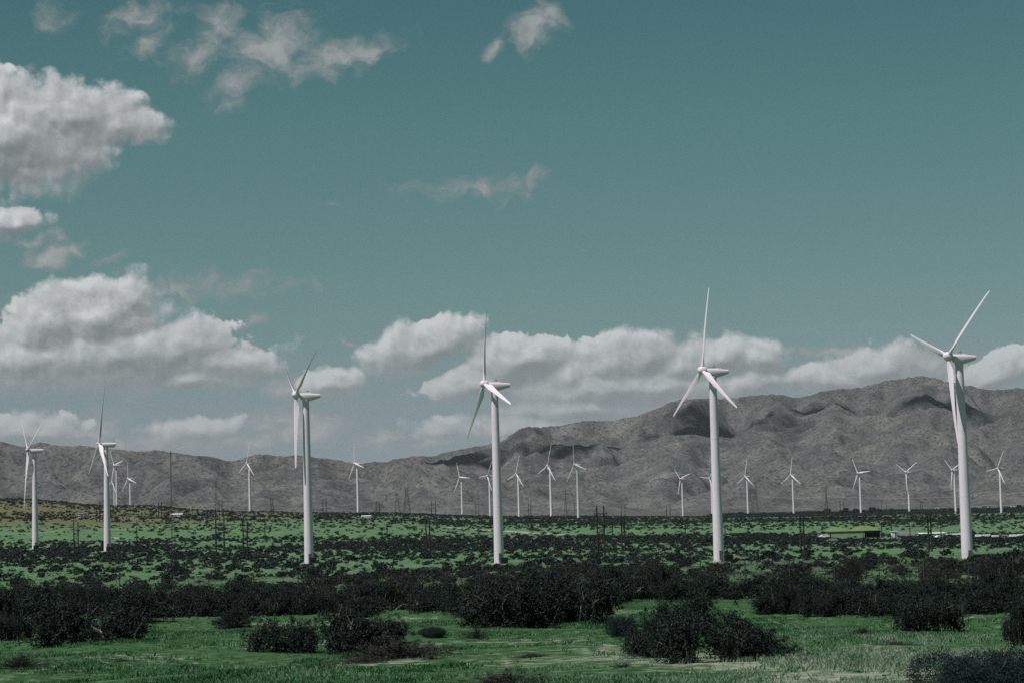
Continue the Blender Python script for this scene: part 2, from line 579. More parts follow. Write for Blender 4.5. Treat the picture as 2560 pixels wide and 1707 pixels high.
def _base_height(x, y):
    x = np.asarray(x, float)
    y = np.asarray(y, float)
    t = np.clip((_dmap(y) - _D0) / (_D1 - _D0), 0, 1) * (len(_ld) - 1)
    u = np.clip(x / np.maximum(y, 60.0), _us[0], _us[-1])
    j = np.clip(np.searchsorted(_us, u, side='right') - 1, 0, len(_us) - 2)
    fu = (u - _us[j]) / (_us[j + 1] - _us[j])
    fu = fu * fu * (3 - 2 * fu)
    i = np.minimum(t.astype(int), len(_ld) - 2)
    ft = t - i
    a = _tab[j, i] * (1 - ft) + _tab[j, i + 1] * ft
    b = _tab[j + 1, i] * (1 - ft) + _tab[j + 1, i + 1] * ft
    z = a * (1 - fu) + b * fu
    near = np.clip((y - 20) / 20, 0, 1) * np.clip((170 - y) / 60, 0, 1)
    far = np.clip((y - 150) / 200, 0, 1) * np.clip((6000 - y) / 2000, 0, 1)
    z = z + near * (0.45 * fbm(x / 9.0, y / 9.0, 3, 3)) + far * (0.55 * fbm(x / 45.0, y / 70.0, 3, 5) + np.clip((y - 900) / 600, 0, 1) * 1.1 * fbm(x / 190.0, y / 240.0, 2, 8))
    return z


_res = []
for (k, x, y, yaw, th, z) in TURBINES:
    _res.append((x / y, math.log(y), float(z - _base_height(x, y))))


def height(x, y):
    x = np.asarray(x, float)
    y = np.asarray(y, float)
    z = _base_height(x, y)
    ys = np.maximum(y, 60.0)
    num = 0
    den = 1e-6
    for (u, l, r) in _res:
        w = np.exp(-(((x / ys - u) / 0.02) ** 2 + ((np.log(ys) - l) / 0.06) ** 2))
        num = num + w * r
        den = den + w
    return z + num / np.maximum(den, 1.0)


def hz(x, y):
    return float(height(np.array([x]), np.array([y]))[0])


def at(px, py, dmin=20.0, dmax=3200.0):
    """the place on the ground seen at a point of the photograph"""
    r = ray(px, py)
    d = np.exp(np.linspace(math.log(dmin), math.log(dmax), 3000))
    g = height(r.x * d, d)
    below = np.nonzero(r.z * d <= g)[0]
    dd = d[below[0]] if len(below) else dmax
    return Vector((r.x * dd, dd, hz(r.x * dd, dd)))


def ground():
    nu, nd = 260, 420
    us = np.linspace(-0.62, 0.62, nu)
    ts = np.linspace(0, 1, nd)
    ds = np.exp(ts * (math.log(15000 + 140) - math.log(50)) + math.log(50)) - 140.0
    D, U = np.meshgrid(ds, us, indexing='ij')
    Y = D
    X = U * (np.maximum(D, -60) + 130)
    Z = height(X, Y)
    v = np.stack([X, Y, Z], -1).reshape(-1, 3)
    idx = np.arange(nu * nd).reshape(nd, nu)
    f = np.stack([idx[:-1, :-1], idx[:-1, 1:], idx[1:, 1:], idx[1:, :-1]], -1).reshape(-1, 4)
    o = link_mesh("ground", np_mesh("ground", v, f, True), ground_mat())
    tag(o, kind='structure')


def ground_mat():
    m, t, b = new_mat("plain_ground")
    geo = t.new('ShaderNodeNewGeometry')
    P = geo.outputs['Position']
    sep = t.new('ShaderNodeSeparateXYZ')
    t.l.new(P, sep.inputs[0])
    flat = t.vmath('MULTIPLY', P, (1.0, 1.0, 0.0))
    n_f = t.noise(flat, 2.6, 6, 0.65)
    n_m = t.noise(flat, 0.16, 5, 0.6)
    n_l = t.noise(t.vmath('MULTIPLY', P, (1.0, 0.45, 0.0)), 0.012, 4, 0.55)
    grass = t.ramp(n_f, [(0.30, (0.052, 0.098, 0.050)), (0.5, (0.097, 0.184, 0.091)), (0.72, (0.155, 0.250, 0.138))])
    grass = t.mix(t.smooth(n_l, 0.42, 0.62), grass, t.ramp(n_f, [(0.28, (0.058, 0.112, 0.053)), (0.5, (0.092, 0.186, 0.083)), (0.74, (0.134, 0.246, 0.118))]))
    n_p = t.noise(flat, 0.42, 7, 0.72)
    n_q = t.noise(flat, 0.055, 6, 0.70)
    n_s = t.math('MULTIPLY_ADD', n_p, 0.5, t.math('MULTIPLY', n_q, 0.5))
    grass = t.mix(1.0, grass, t.ramp(n_s, [(0.34, (0.36, 0.37, 0.39)), (0.44, (0.72, 0.74, 0.76)), (0.54, (1.05, 1.02, 1.06)), (0.66, (1.60, 1.42, 1.58))]), 'MULTIPLY')
    # straw and bare sandy patches
    straw = t.ramp(n_f, [(0.3, (0.104, 0.144, 0.092)), (0.75, (0.216, 0.232, 0.184))])
    pm = t.smooth(t.math('ADD', t.math('MULTIPLY', n_m, 0.7), t.math('MULTIPLY', n_f, 0.3)), 0.545, 0.66)
    col = t.mix(t.math('MULTIPLY', pm, 0.75), grass, straw)
    # dry olive and tan grass on the hill and the far plain to the left
    far = t.math('MULTIPLY', t.smooth(sep.outputs[1], 1050, 1500), t.smooth(sep.outputs[0], 60, -330))
    far = t.math('MULTIPLY', far, t.smooth(n_l, 0.2, 0.62))
    tan = t.ramp(t.noise(flat, 0.05, 5, 0.6), [(0.3, (0.084, 0.08, 0.04)), (0.7, (0.152, 0.132, 0.068))])
    hill = t.math('MULTIPLY', t.smooth(sep.outputs[1], 1120, 1480), t.smooth(sep.outputs[0], -110, -300))
    col = t.mix(t.math('MAXIMUM', t.math('MULTIPLY', far, 0.6), t.math('MULTIPLY', hill, 0.85)), col, tan)
    # darker greens of the near meadow, stony desert at the foot of the mountains
    nearg = t.ramp(n_f, [(0.28, (0.018, 0.044, 0.017)), (0.48, (0.038, 0.092, 0.035)), (0.62, (0.075, 0.145, 0.068)), (0.76, (0.22, 0.26, 0.18))])
    dry = t.math('MULTIPLY', t.smooth(sep.outputs[0], -3.0, 6.0), t.smooth(sep.outputs[1], 62.0, 34.0))
    nearg = t.mix(t.smooth(t.math('MULTIPLY_ADD', dry, .14, t.math('MULTIPLY_ADD', n_f, .45, t.math('MULTIPLY', n_m, .55))), .53, .66), nearg, t.ramp(n_f, [(.3, (0.12, 0.15, 0.095)), (.7, (0.34, 0.35, 0.28))]))
    col = t.mix(t.smooth(sep.outputs[1], 175, 120), col, nearg)
    col = t.mix(t.smooth(sep.outputs[1], 2750, 3050), col, (0.084, 0.0864, 0.08))
    t.l.new(col, b.inputs['Base Color'])
    b.inputs['Roughness'].default_value = 0.95
    b.inputs['Specular IOR Level'].default_value = 0.05
    bp = t.new('ShaderNodeBump')
    bp.inputs['Strength'].default_value = 0.8
    bp.inputs['Distance'].default_value = 0.25
    t.l.new(n_f, bp.inputs['Height'])
    t.l.new(bp.outputs[0], b.inputs['Normal'])
    return m


ground()
# ------------------------------------------------------------------ mountains
LEFT = [(-700, 1092), (-400, 1105), (-150, 1096), (0, 1100), (33, 1106), (61, 1114), (105, 1100), (138, 1110), (182, 1112), (204, 1109), (238, 1115), (287, 1119),
        (343, 1125), (387, 1121), (420, 1125), (470, 1132), (525, 1137), (553, 1143), (578, 1150), (597, 1144), (625, 1135), (658, 1130),
        (691, 1135), (719, 1136), (746, 1132), (774, 1137), (818, 1141), (857, 1147), (884, 1153), (950, 1170), (1050, 1171), (1150, 1174),
        (1250, 1196), (1400, 1226), (1600, 1256), (1900, 1285), (4000, 1300)]
RIGHT = [(-700, 1230), (500, 1210), (750, 1180), (850, 1158), (912, 1153), (934, 1148), (962, 1151), (995, 1146), (1050, 1138.5), (1083, 1142), (1105, 1132), (1161, 1121),
         (1216, 1112), (1260, 1101), (1300, 1068.6), (1332, 1065), (1380, 1067), (1461, 1052), (1536, 1051), (1579, 1042), (1643, 1022), (1675, 1005),
         (1712, 996), (1755, 996), (1836, 995), (1879, 989), (1932, 985), (1964, 989), (1991, 996), (2018, 990), (2050, 980), (2093, 972),
         (2136, 972), (2184, 960), (2221, 952), (2264, 944), (2302, 940), (2334, 944), (2371, 954), (2420, 964), (2478, 976), (2511, 974),
         (2537, 970), (2560, 973), (2700, 985), (2900, 970), (3300, 990), (3700, 1010)]
FRONT = [(-700, 1330), (1500, 1290), (1750, 1205), (1850, 1166), (1940, 1150), (2040, 1146), (2130, 1152), (2250, 1182), (2350, 1196), (2480, 1176), (2600, 1170), (2800, 1200), (3600, 1210)]


def sight(lst):
    rs = [ray(*p) for p in lst]
    return np.array([r.x for r in rs]), np.array([r.z for r in rs])


def erode(z, dx, steps, K, m=0.45, diff=0.08, uplift=None):
    ny, nx = z.shape
    n = ny * nx
    offs = [(-1, -1), (-1, 0), (-1, 1), (0, -1), (0, 1), (1, -1), (1, 0), (1, 1)]
    idx = np.arange(n).reshape(ny, nx)
    for s in range(steps):
        best = np.zeros_like(z)
        rec = idx.copy()
        zp = np.pad(z, 1, mode='edge')
        ip = np.pad(idx, 1, mode='edge')
        for dy, dxx in offs:
            sl = (z - zp[1 + dy:1 + dy + ny, 1 + dxx:1 + dxx + nx]) / (dx * math.hypot(dy, dxx))
            k = sl > best
            best = np.where(k, sl, best)
            rec = np.where(k, ip[1 + dy:1 + dy + ny, 1 + dxx:1 + dxx + nx], rec)
        order = np.argsort(-z.ravel())
        r = rec.ravel().tolist()
        area = [dx * dx] * n
        ol = order.tolist()
        for i in ol:
            j = r[i]
            if j != i:
                area[j] += area[i]
        F = (K * np.array(area) ** m / dx)
        F = F.tolist()
        zz = z.ravel().tolist()
        for i in reversed(ol):
            j = r[i]
            if j != i and zz[j] < zz[i]:
                f = F[i]
                zz[i] = (zz[i] + f * zz[j]) / (1 + f)
        z = np.array(zz).reshape(ny, nx)
        zp = np.pad(z, 1, mode='edge')
        lap = zp[:-2, 1:-1] + zp[2:, 1:-1] + zp[1:-1, :-2] + zp[1:-1, 2:] - 4 * z
        z = z + diff * lap
        if uplift is not None:
            z = z + uplift
    return z


def build_mountains(dx=17.0, NS1=40, K1=0.13, U1=0.045):
    xs = np.arange(-3500, 3500 + dx, dx)
    ys = np.arange(3150, 7600 + dx, dx)
    X, Y = np.meshgrid(xs, ys)
    U = X / Y
    base = np.interp(U, [-.4, -.235, -.12, 0, .1, .235, .4], [-14, -14, -20, -27, -33, -37, -39])

    def rng_(lst, yc, foot, back, pw):
        u, e = sight(lst)
        E = np.interp(U, u, e)
        wob = 160 * fbm(X / 900, Y / 4000, 2, 41)
        Yc = yc(U) + wob
        crest = E * Yc
        t = np.clip((Y - foot) / (Yc - foot), 0, 1) ** pw
        tb = np.clip((Y - Yc) / back, 0, 1)
        sh = t * (1 - 0.75 * (tb * tb * (3 - 2 * tb)))
        return base + np.maximum(crest - base, 0) * sh
    zl = rng_(LEFT, lambda u: 4350 + 0 * u, 3420, 800, 0.9)
    zr = rng_(RIGHT, lambda u: np.interp(u, [-.1, 0, .1, .235], [5900, 6000, 6200, 6300]), 4050, 1100, 1.1)
    zf = rng_(FRONT, lambda u: 4350 + 0 * u, 3600, 600, 0.9)
    env = np.maximum(np.maximum(zl, zr), zf)
    rel = np.clip(env - base, 0, None)
    z = base + rel * (0.75 + 0.9 * fbm(X / 330, Y / 330, 5, 21)) + 2 * fbm(X / 60, Y / 60, 3, 25)
    z = erode(z, dx, NS1, K1, 0.45, 0.03, uplift=rel * U1)
    z = erode(z, dx, 4, K1 * 0.5, 0.45, 0.05, uplift=rel * U1 * .5)
    # finer sheet with small gullies and outcrops
    k = 3
    ny, nx = z.shape
    xi = np.linspace(0, nx - 1, (nx - 1) * k + 1)
    yi = np.linspace(0, ny - 1, (ny - 1) * k + 1)

    def up(a):
        i = np.clip(xi.astype(int), 0, nx - 2)
        f = xi - i
        f = f * f * (3 - 2 * f) * 0.5 + f * 0.5
        a = a[:, i] * (1 - f) + a[:, i + 1] * f
        j = np.clip(yi.astype(int), 0, ny - 2)
        g = (yi - j)[:, None]
        g = g * g * (3 - 2 * g) * 0.5 + g * 0.5
        return a[j] * (1 - g) + a[j + 1] * g
    Z = up(z)
    X = xs[0] + xi * dx
    Y = ys[0] + yi * dx
    X, Y = np.meshgrid(X, Y)
    B = up(base)
    rel = np.clip(Z - B, 0, None)
    rdg = 0.5 - np.abs(fbm(X / 95 + 0.4 * fbm(X / 200, Y / 200, 2, 77), Y / 130, 4, 61)) * 2
    rd2 = 0.5 - np.abs(fbm(X / 38 + 0.5 * fbm(X / 90, Y / 90, 2, 78), Y / 60, 3, 63)) * 2
    Z = Z + np.minimum(rel * 0.15, 14.0) * rdg + np.minimum(rel * 0.045, 4.0) * rd2 + np.minimum(rel * 0.05, 4.0) * fbm(X / 22, Y / 22, 3, 71)
    # deepen the gullies and sharpen the spurs
    kz = np.hanning(55)
    kz /= kz.sum()
    sm = np.apply_along_axis(lambda r: np.convolve(np.pad(r, 27, mode='edge'), kz, 'valid'), 0, Z)
    sm = np.apply_along_axis(lambda r: np.convolve(np.pad(r, 27, mode='edge'), kz, 'valid'), 1, sm)
    Z = np.maximum(sm + (Z - sm) * 1.9, B - 2)
    # bring the skyline to its measured height along every bearing
    us = np.linspace(-0.5, 0.5, 900)
    u = X / Y
    bi = np.clip(((u + 0.5) * 899).round().astype(int), 0, 899)
    sky = np.full(900, -1.0)
    np.maximum.at(sky, bi.ravel(), (Z / Y).ravel())
    ul, el = sight(LEFT)
    ur, er = sight(RIGHT)
    tgt = np.maximum(np.interp(us, ul, el), np.interp(us, ur, er))
    bb = np.interp(us, [-.4, -.235, -.12, 0, .1, .235, .4], [-14, -14, -20, -27, -33, -37, -39]) / 6000
    ratio = (tgt - bb) / np.maximum(sky - bb, 1e-4)
    kz = np.hanning(7)
    ratio = np.convolve(np.pad(ratio, 3, mode='edge'), kz / kz.sum(), 'valid')
    S = np.interp(u, us, ratio)
    Z = B + (Z - B) * S
    return X, Y, Z, ratio


def mountain_mat():
    m, t, b = new_mat("desert_mountain")
    geo = t.new('ShaderNodeNewGeometry')
    P = geo.outputs['Position']
    sep = t.new('ShaderNodeSeparateXYZ')
    t.l.new(P, sep.inputs[0])
    big = t.noise(P, 0.0022, 4, 0.55)
    mid = t.noise(P, 0.012, 6, 0.62)
    fine = t.noise(P, 0.075, 5, 0.7)
    spk = t.new('ShaderNodeTexVoronoi', feature='F1')
    t.put(spk.inputs['Vector'], P)
    spk.inputs['Scale'].default_value = 0.105
    rock = t.ramp(mid, [(0.25, (0.0528, 0.0576, 0.0584)), (0.5, (0.0896, 0.0928, 0.092)), (0.62, (0.12, 0.1208, 0.116)), (0.8, (0.18, 0.1776, 0.168))])
    warm = t.ramp(mid, [(0.3, (0.068, 0.0672, 0.0648)), (0.7, (0.1376, 0.128, 0.1176))])
    col = t.mix(t.math('MULTIPLY', t.smooth(big, 0.47, 0.66), 0.65), rock, warm)
    shrub = t.smooth(spk.outputs['Distance'], 0.52, 0.22)              # shrubs dotted over the slopes
    shrub = t.math('MULTIPLY', shrub, t.smooth(fine, 0.36, 0.56))
    col = t.mix(t.math('MULTIPLY', shrub, 0.75), col, (0.024, 0.0296, 0.0296))
    col = t.mix(t.math('MULTIPLY', t.smooth(fine, 0.53, 0.74), 0.55), col, (0.184, 0.18, 0.168))
    grit = t.noise(P, 0.20, 4, 0.72)
    col = t.mix(1.0, col, t.ramp(grit, [(0.33, (0.64, 0.65, 0.66)), (0.5, (1.0, 1.0, 1.0)), (0.66, (1.38, 1.36, 1.33))]), 'MULTIPLY')
    t.l.new(col, b.inputs['Base Color'])
    b.inputs['Roughness'].default_value = 0.95
    b.inputs['Specular IOR Level'].default_value = 0.05
    bp = t.new('ShaderNodeBump')
    bp.inputs['Strength'].default_value = 0.5
    bp.inputs['Distance'].default_value = 4.0
    t.l.new(fine, bp.inputs['Height'])
    t.l.new(bp.outputs[0], b.inputs['Normal'])
    return m


def mountains():
    X, Y, Z, _ = build_mountains()
    ny, nx = Z.shape
    v = np.stack([X, Y, Z], -1).reshape(-1, 3)
    idx = np.arange(nx * ny).reshape(ny, nx)
    f = np.stack([idx[:-1, :-1], idx[:-1, 1:], idx[1:, 1:], idx[1:, :-1]], -1).reshape(-1, 4)
    tag(link_mesh("mountains", np_mesh("mountains", v, f, True), mountain_mat()), kind='structure')


mountains()


def shade_clouds():
    """fair-weather clouds overhead, above the view; their shadows lie on the slopes and the far plain"""
    m, t, b = new_mat("cloud_white")
    b.inputs['Base Color'].default_value = (0.85, 0.86, 0.87, 1)
    b.inputs['Roughness'].default_value = 1.0
    lw = t.new('ShaderNodeLayerWeight')                        # thin, see-through rims
    lw.inputs[0].default_value = 0.5
    t.put(b.inputs['Alpha'], t.math('MULTIPLY', t.smooth(lw.outputs['Facing'], 0.97, 0.35), 0.15))
    spots = [  # place shaded (photo point, distance), half width, half depth, turn
        (1050, 1168, 5600, 300, 150, 5), (1850, 1050, 5800, 230, 150, -25), (1440, 1100, 5600, 150, 60, 40), (2040, 990, 6100, 120, 70, 10),
        (2390, 1060, 5800, 190, 80, 0), (2420, 1297, 2050, 330, 230, 0)]
    for n, (px, py, d, a, bb, rz) in enumerate(spots):
        p = ray(px, py) * d
        c = p + SUN * ((1900 + 90 * n) / SUN.z)
        q = rng.uniform(-1, 1, (16, 2))
        bm = bmesh.new()
        for k in range(16):
            s = 0.36 + 0.25 * rng.random() - 0.15 * np.hypot(*q[k])
            mt = Matrix.Translation((q[k, 0] * a * 0.8, q[k, 1] * bb * 0.8, 0)) @ Matrix.Diagonal((a * s, bb * s, 90 + 110 * s, 1))
            bmesh.ops.create_icosphere(bm, subdivisions=3, radius=1.0, matrix=mt)
        for vv in bm.verts:
            w = fbm(np.array([vv.co.x / 90]), np.array([vv.co.y / 90 + vv.co.z / 70]), 4, n)[0]
            vv.co += vv.co.normalized() * w * 70
            vv.co.z = max(vv.co.z, -30 + 10 * w)
        me = bpy.data.meshes.new("cloud")
        bm.to_mesh(me)
        bm.free()
        me.polygons.foreach_set('use_smooth', [True] * len(me.polygons))
        o = link_mesh("cloud", me, m, None, c)
        o.rotation_euler = (0, 0, R(rz))
        tag(o, kind='structure')


shade_clouds()

# ------------------------------------------------------------------ wind turbines
TILT = R(5)


def ring_rr(x, zt, zb, hw, n=20, p=3.2):
    """rounded rectangle section across the nacelle"""
    pts = []
    zc, hh = (zt + zb) / 2, (zt - zb) / 2
    for i in range(n):
        a = 2 * math.pi * i / n
        c, s = math.cos(a), math.sin(a)
        k = (abs(c) ** p + abs(s) ** p) ** (-1 / p)
        pts.append((x, hw * c * k, zc + hh * s * k))
    return pts


def blade_mesh(kind):
    Rr, root = (22.0, 0.85) if kind == 'A' else (24.0, 0.6)
    if kind == 'A':
        st = [(root, 0.95, 0.95, 0, .5), (1.5, 0.95, 0.90, 0, .5), (2.4, 1.25, 0.72, 14, .40), (3.6, 1.72, 0.50, 15, .33), (5.0, 1.70, 0.40, 12, .31), (7.5, 1.48, 0.29, 9, .31),
              (10.5, 1.22, 0.22, 6, .31), (14, 0.98, 0.16, 3, .31), (17.5, 0.76, 0.115, 1, .31), (20.3, 0.58, 0.08, 0, .31), (21.5, 0.46, 0.06, 0, .33), (21.9, 0.28, 0.04, 0, .4), (22.0, 0.1, 0.02, 0, .5)]
    else:
        st = [(root, 0.8, 0.8, 0, .5), (1.3, 0.85, 0.78, 0, .5), (3.0, 1.75, 0.55, 18, .30), (5.0, 1.95, 0.42, 15, .28), (8, 1.50, 0.28, 10, .29), (11.5, 1.12, 0.20, 6, .30), (15.5, 0.80, 0.14, 3, .31),
              (19.5, 0.54, 0.09, 1, .32), (22.5, 0.34, 0.06, 0, .33), (23.6, 0.22, 0.04, 0, .4), (24.0, 0.06, 0.02, 0, .5)]
    mb = MB()
    n = 18
    rings = []
    for r, ch, th, tw, ax in st:
        tw = R(tw * .8 + 16.0)
        rg = []
        for i in range(n):
            a = 2 * math.pi * i / n
            yy = 0.5 * (1 - math.cos(a))                      # 0 leading edge .. 1 trailing edge
            if th / ch > 0.8:
                ty = 0.5 * math.sin(a) * th
            else:
                ty = math.copysign(1, math.sin(a)) * th * 1.55 * max(0.0, (math.sqrt(max(yy, 0)) * 0.65 * (1 - yy) + 0.06 * (1 - yy))) * (1.0 if math.sin(a) < 0 else 0.75) if abs(math.sin(a)) > 1e-6 else 0.0
            y = (yy - ax) * ch
            x = ty
            cx, sx = math.cos(tw), math.sin(tw)
            # leading edge (-y) is turned into the wind (-x) near the root
            rg.append((x * cx + y * sx + (1.0 if kind == 'A' else .6) * (r / Rr) ** 2, -x * sx + y * cx, r))
        rings.append(rg)
    mb.loft(rings)
    return mb.mesh("blade", M_PAINT)


def turbine_meshes(kind):
    d = {'blade': blade_mesh(kind)}
    H = 50.0 if kind == 'A' else 40.0
    # tower of three rolled sections with flange rings
    if kind == 'A':
        top, r0, r1, xh = H - 1.66, 1.42, 0.97, -2.95
    else:
        top, r0, r1, xh = H - 1.25, 1.38, 0.74, -2.6
    mb = MB()
    prof = []
    secs = 3
    for k in range(secs):
        za, zb = top * k / secs, top * (k + 1) / secs
        ra, rb = r0 + (r1 - r0) * k / secs, r0 + (r1 - r0) * (k + 1) / secs
        if k == 0:
            za = -0.6
        prof += [(za, ra), (zb - 0.12, rb + 0.003), (zb - 0.12, rb + 0.018), (zb + 0.0, rb + 0.018)]
    prof.append((top, r1))
    mb.lathe_z(prof, 40)
    d['tower'] = mb.mesh("tower", M_PAINT)
    mb = MB()
    mb.lathe_z([(-0.8, r0 + 0.9), (0.12, r0 + 0.9), (0.18, r0 + 0.8), (0.18, r0 + 0.1), (0.34, r0 + 0.09), (0.34, r0 - 0.02)], 40, False)
    d['foundation'] = mb.mesh("foundation", M_CONCRETE)
    mb = MB()
    mb.box((-0.42, -r0 - 0.07, 0.9), (0.42, -r0 + 0.12, 2.9))
    mb.box((-0.5, -r0 - 0.04, 0.82), (0.5, -r0 + 0.1, 2.98))
    for k in range(4):
        mb.box((-0.45, -r0 - 0.35 - 0.22 * (3 - k), 0.18 * k), (0.45, -r0 - 0.15 - 0.22 * (3 - k), 0.18 * k + 0.16))
    d['door'] = mb.mesh("door", M_GREY)
    mb = MB()
    if kind == 'A':
        secs = [(-1.75, .58, -.62, .72), (-1.70, .66, -.95, .86), (-1.2, .72, -1.38, 1.02), (-.5, .72, -1.62, 1.12), (.6, .69, -1.70, 1.16), (1.5, .63, -1.58, 1.13),
                (2.6, .54, -1.30, 1.06), (3.7, .45, -.95, .98), (4.30, .40, -.74, .94), (4.36, .34, -.68, .86)]
    else:
        secs = [(-1.5, .38, -.85, .66), (-1.45, .48, -1.05, .80), (-.8, .52, -1.25, .92), (1.2, .53, -1.30, .95), (2.9, .50, -1.27, .93), (3.35, .48, -.95, .90), (3.6, .44, -.30, .85), (3.62, .36, -.2, .78)]
    mb.loft([ring_rr(*s) for s in secs])
    mb.lathe_z([(-1.9, r1 + 0.1), (-1.2, r1 + 0.12)], 24)
    d['nacelle'] = mb.mesh("nacelle", M_PAINT)
    mb = MB()
    if kind == 'A':
        mb.loft([ring_rr(x, z1, 0.50, w, 16, 4) for x, z1, w in ((1.2, .60, .5), (1.25, .80, .55), (2.3, .78, .55), (2.35, .55, .5))])
        mb.box((0.1, -.3, .66), (0.8, .3, .76))
    else:
        mb.loft([ring_rr(x, z1, 0.40, w, 16, 4) for x, z1, w in ((-.9, .5, .4), (-.85, .60, .45), (.9, .60, .45), (.95, .5, .4))])
    d['roof_hatch'] = mb.mesh("roof_hatch", M_PAINT)
    mb = MB()
    xm, h0, h1 = (0.45, .66, 2.25) if kind == 'A' else (2.9, .48, 1.75)
    mb.tube((xm, 0, h0), (xm, 0, h1), 0.035, 0.02, 6)
    mb.tube((xm - .25, 0, h0 + .55), (xm + .3, 0, h0 + .55), 0.025, None, 5)
    mb.box((xm + .2, -.02, h0 + .5), (xm + .42, .02, h0 + .78))
    mb.tube((xm - .25, 0, h0 + .5), (xm - .25, 0, h0 + .75), 0.09, 0.05, 8)
    d['wind_vane'] = mb.mesh("wind_vane", M_DARKSTEEL)
    # hub: built along +X with its nose towards -X, rotor plane at 0
    mb = MB()
    prof = [(-1.36, 0.02), (-1.31, .30), (-1.14, .62), (-.85, .88), (-.42, 1.04), (0.1, 1.09), (.62, 1.06), (.70, .98), (.70, .68), (1.3, .66)] if kind == 'A' else \
           [(-1.1, 0.02), (-1.0, .14), (-.7, .34), (-.35, .52), (0.05, .62), (.45, .62), (.5, .5), (1.2, .45)]
    n = 28
    mb.loft([[(x, r * math.cos(2 * math.pi * i / n), r * math.sin(2 * math.pi * i / n)) for i in range(n)] for x, r in prof])
    d['hub'] = mb.mesh("hub", M_PAINT)
    d['H'], d['xh'] = H, xh
    # blade root collars seen as dark rings where the blades enter the hub
    mb = MB()
    rr = .49 if kind == 'A' else .42
    z0 = .80 if kind == 'A' else .52
    mb.lathe_z([(z0, rr), (z0 + .22, rr)], 20)
    d['blade_bearing'] = mb.mesh("blade_bearing", M_DARKSTEEL)
    return d


TM = {k: turbine_meshes(k) for k in 'AB'}
T_LABELS = [
    "white wind turbine nearest the left edge, boxy nacelle, two blades up in a V",
    "white wind turbine second from left with boxy nacelle and one blade pointing straight up",
    "large white wind turbine with one blade hanging straight down along its shadow-striped tower",
    "large white wind turbine at the centre with one thin blade straight up against the clouds",
    "large white wind turbine right of centre with blades spread like an upside-down Y",
    "largest white wind turbine at the right with two blades up in a wide V",
    "small distant wind turbine just right of the second tower, standing on the tan hill",
    "tiny wind turbine low behind the tan hill, half hidden behind another turbine's tower",
    "small distant wind turbine behind the tan hill's right shoulder, one blade straight up",
    "small distant wind turbine standing alone left of the tower with the shadow stripe",
    "small distant wind turbine standing alone right of the tower with the shadow stripe",
    "small distant wind turbine left of the centre tower with one blade pointing level right",
    "small distant wind turbine half hidden behind the left side of the centre tower",
    "small distant wind turbine just right of the centre tower, first of three in a row",
    "small distant wind turbine second of the three right of the centre tower",
    "small distant wind turbine third of the three right of the centre tower",
    "small distant wind turbine left of the right-of-centre tower with two blades up in a V",
    "distant wind turbine almost hidden behind the right-of-centre tower, one blade tip showing",
    "small distant wind turbine in front of the pair of squat lattice pylons",
    "small distant wind turbine right of the squat lattice pylons, blades like an upside-down Y",
    "small distant wind turbine above the green-roofed building, one blade pointing level right",
    "small distant wind turbine right of the green-roofed building with blades in a Y",
    "small distant wind turbine partly behind the left side of the largest turbine's tower",
    "small distant wind turbine nearest the right edge, in front of the far town",
]


def build_turbine(i, kind, x, y, yaw, th):
    d = TM[kind]
    root = empty("wind_turbine", (x, y, hz(x, y)), R(yaw))
    tag(root, T_LABELS[i], "wind turbine", "wind turbines on the desert plain")
    tw = link_mesh("tower", d['tower'], None, root)
    link_mesh("door", d['door'], None, tw)
    link_mesh("foundation", d['foundation'], None, root)
    na = link_mesh("nacelle", d['nacelle'], None, root, (0, 0, d['H']))
    link_mesh("wind_vane", d['wind_vane'], None, na)
    link_mesh("roof_hatch", d['roof_hatch'], None, na)
    ct, st = math.cos(TILT), math.sin(TILT)
    hubp = Vector((-ct, 0, st)) * -d['xh'] * 1.0
    hb = link_mesh("hub", d['hub'], None, root)
    a, v, l = Vector((-ct, 0, st)), Vector((st, 0, ct)), Vector((0, -1, 0))
    base = Matrix.Translation(Vector((0, 0, d['H'])) + hubp)
    hb.matrix_local = base @ Matrix((-a, -l, v)).transposed().to_4x4()
    for k in range(3):
        t = R(th + 120 * k)
        bz = v * math.cos(t) + l * math.sin(t)
        by = -(l * math.cos(t) - v * math.sin(t))
        bl = link_mesh("blade", d['blade'], None, root)
        pitch = (-10, 6, 24, 14, -14, -8)[i] if i < 6 else -8          # each machine's own blade pitch
        bl.matrix_local = base @ Matrix((-a, by, bz)).transposed().to_4x4() @ Matrix.Rotation(R(-pitch), 4, 'Z')
        link_mesh("blade_bearing", d['blade_bearing'], None, bl)
    return root


for i, (k, x, y, yaw, th, z) in enumerate(TURBINES):
    build_turbine(i, k, x, y, yaw, th)


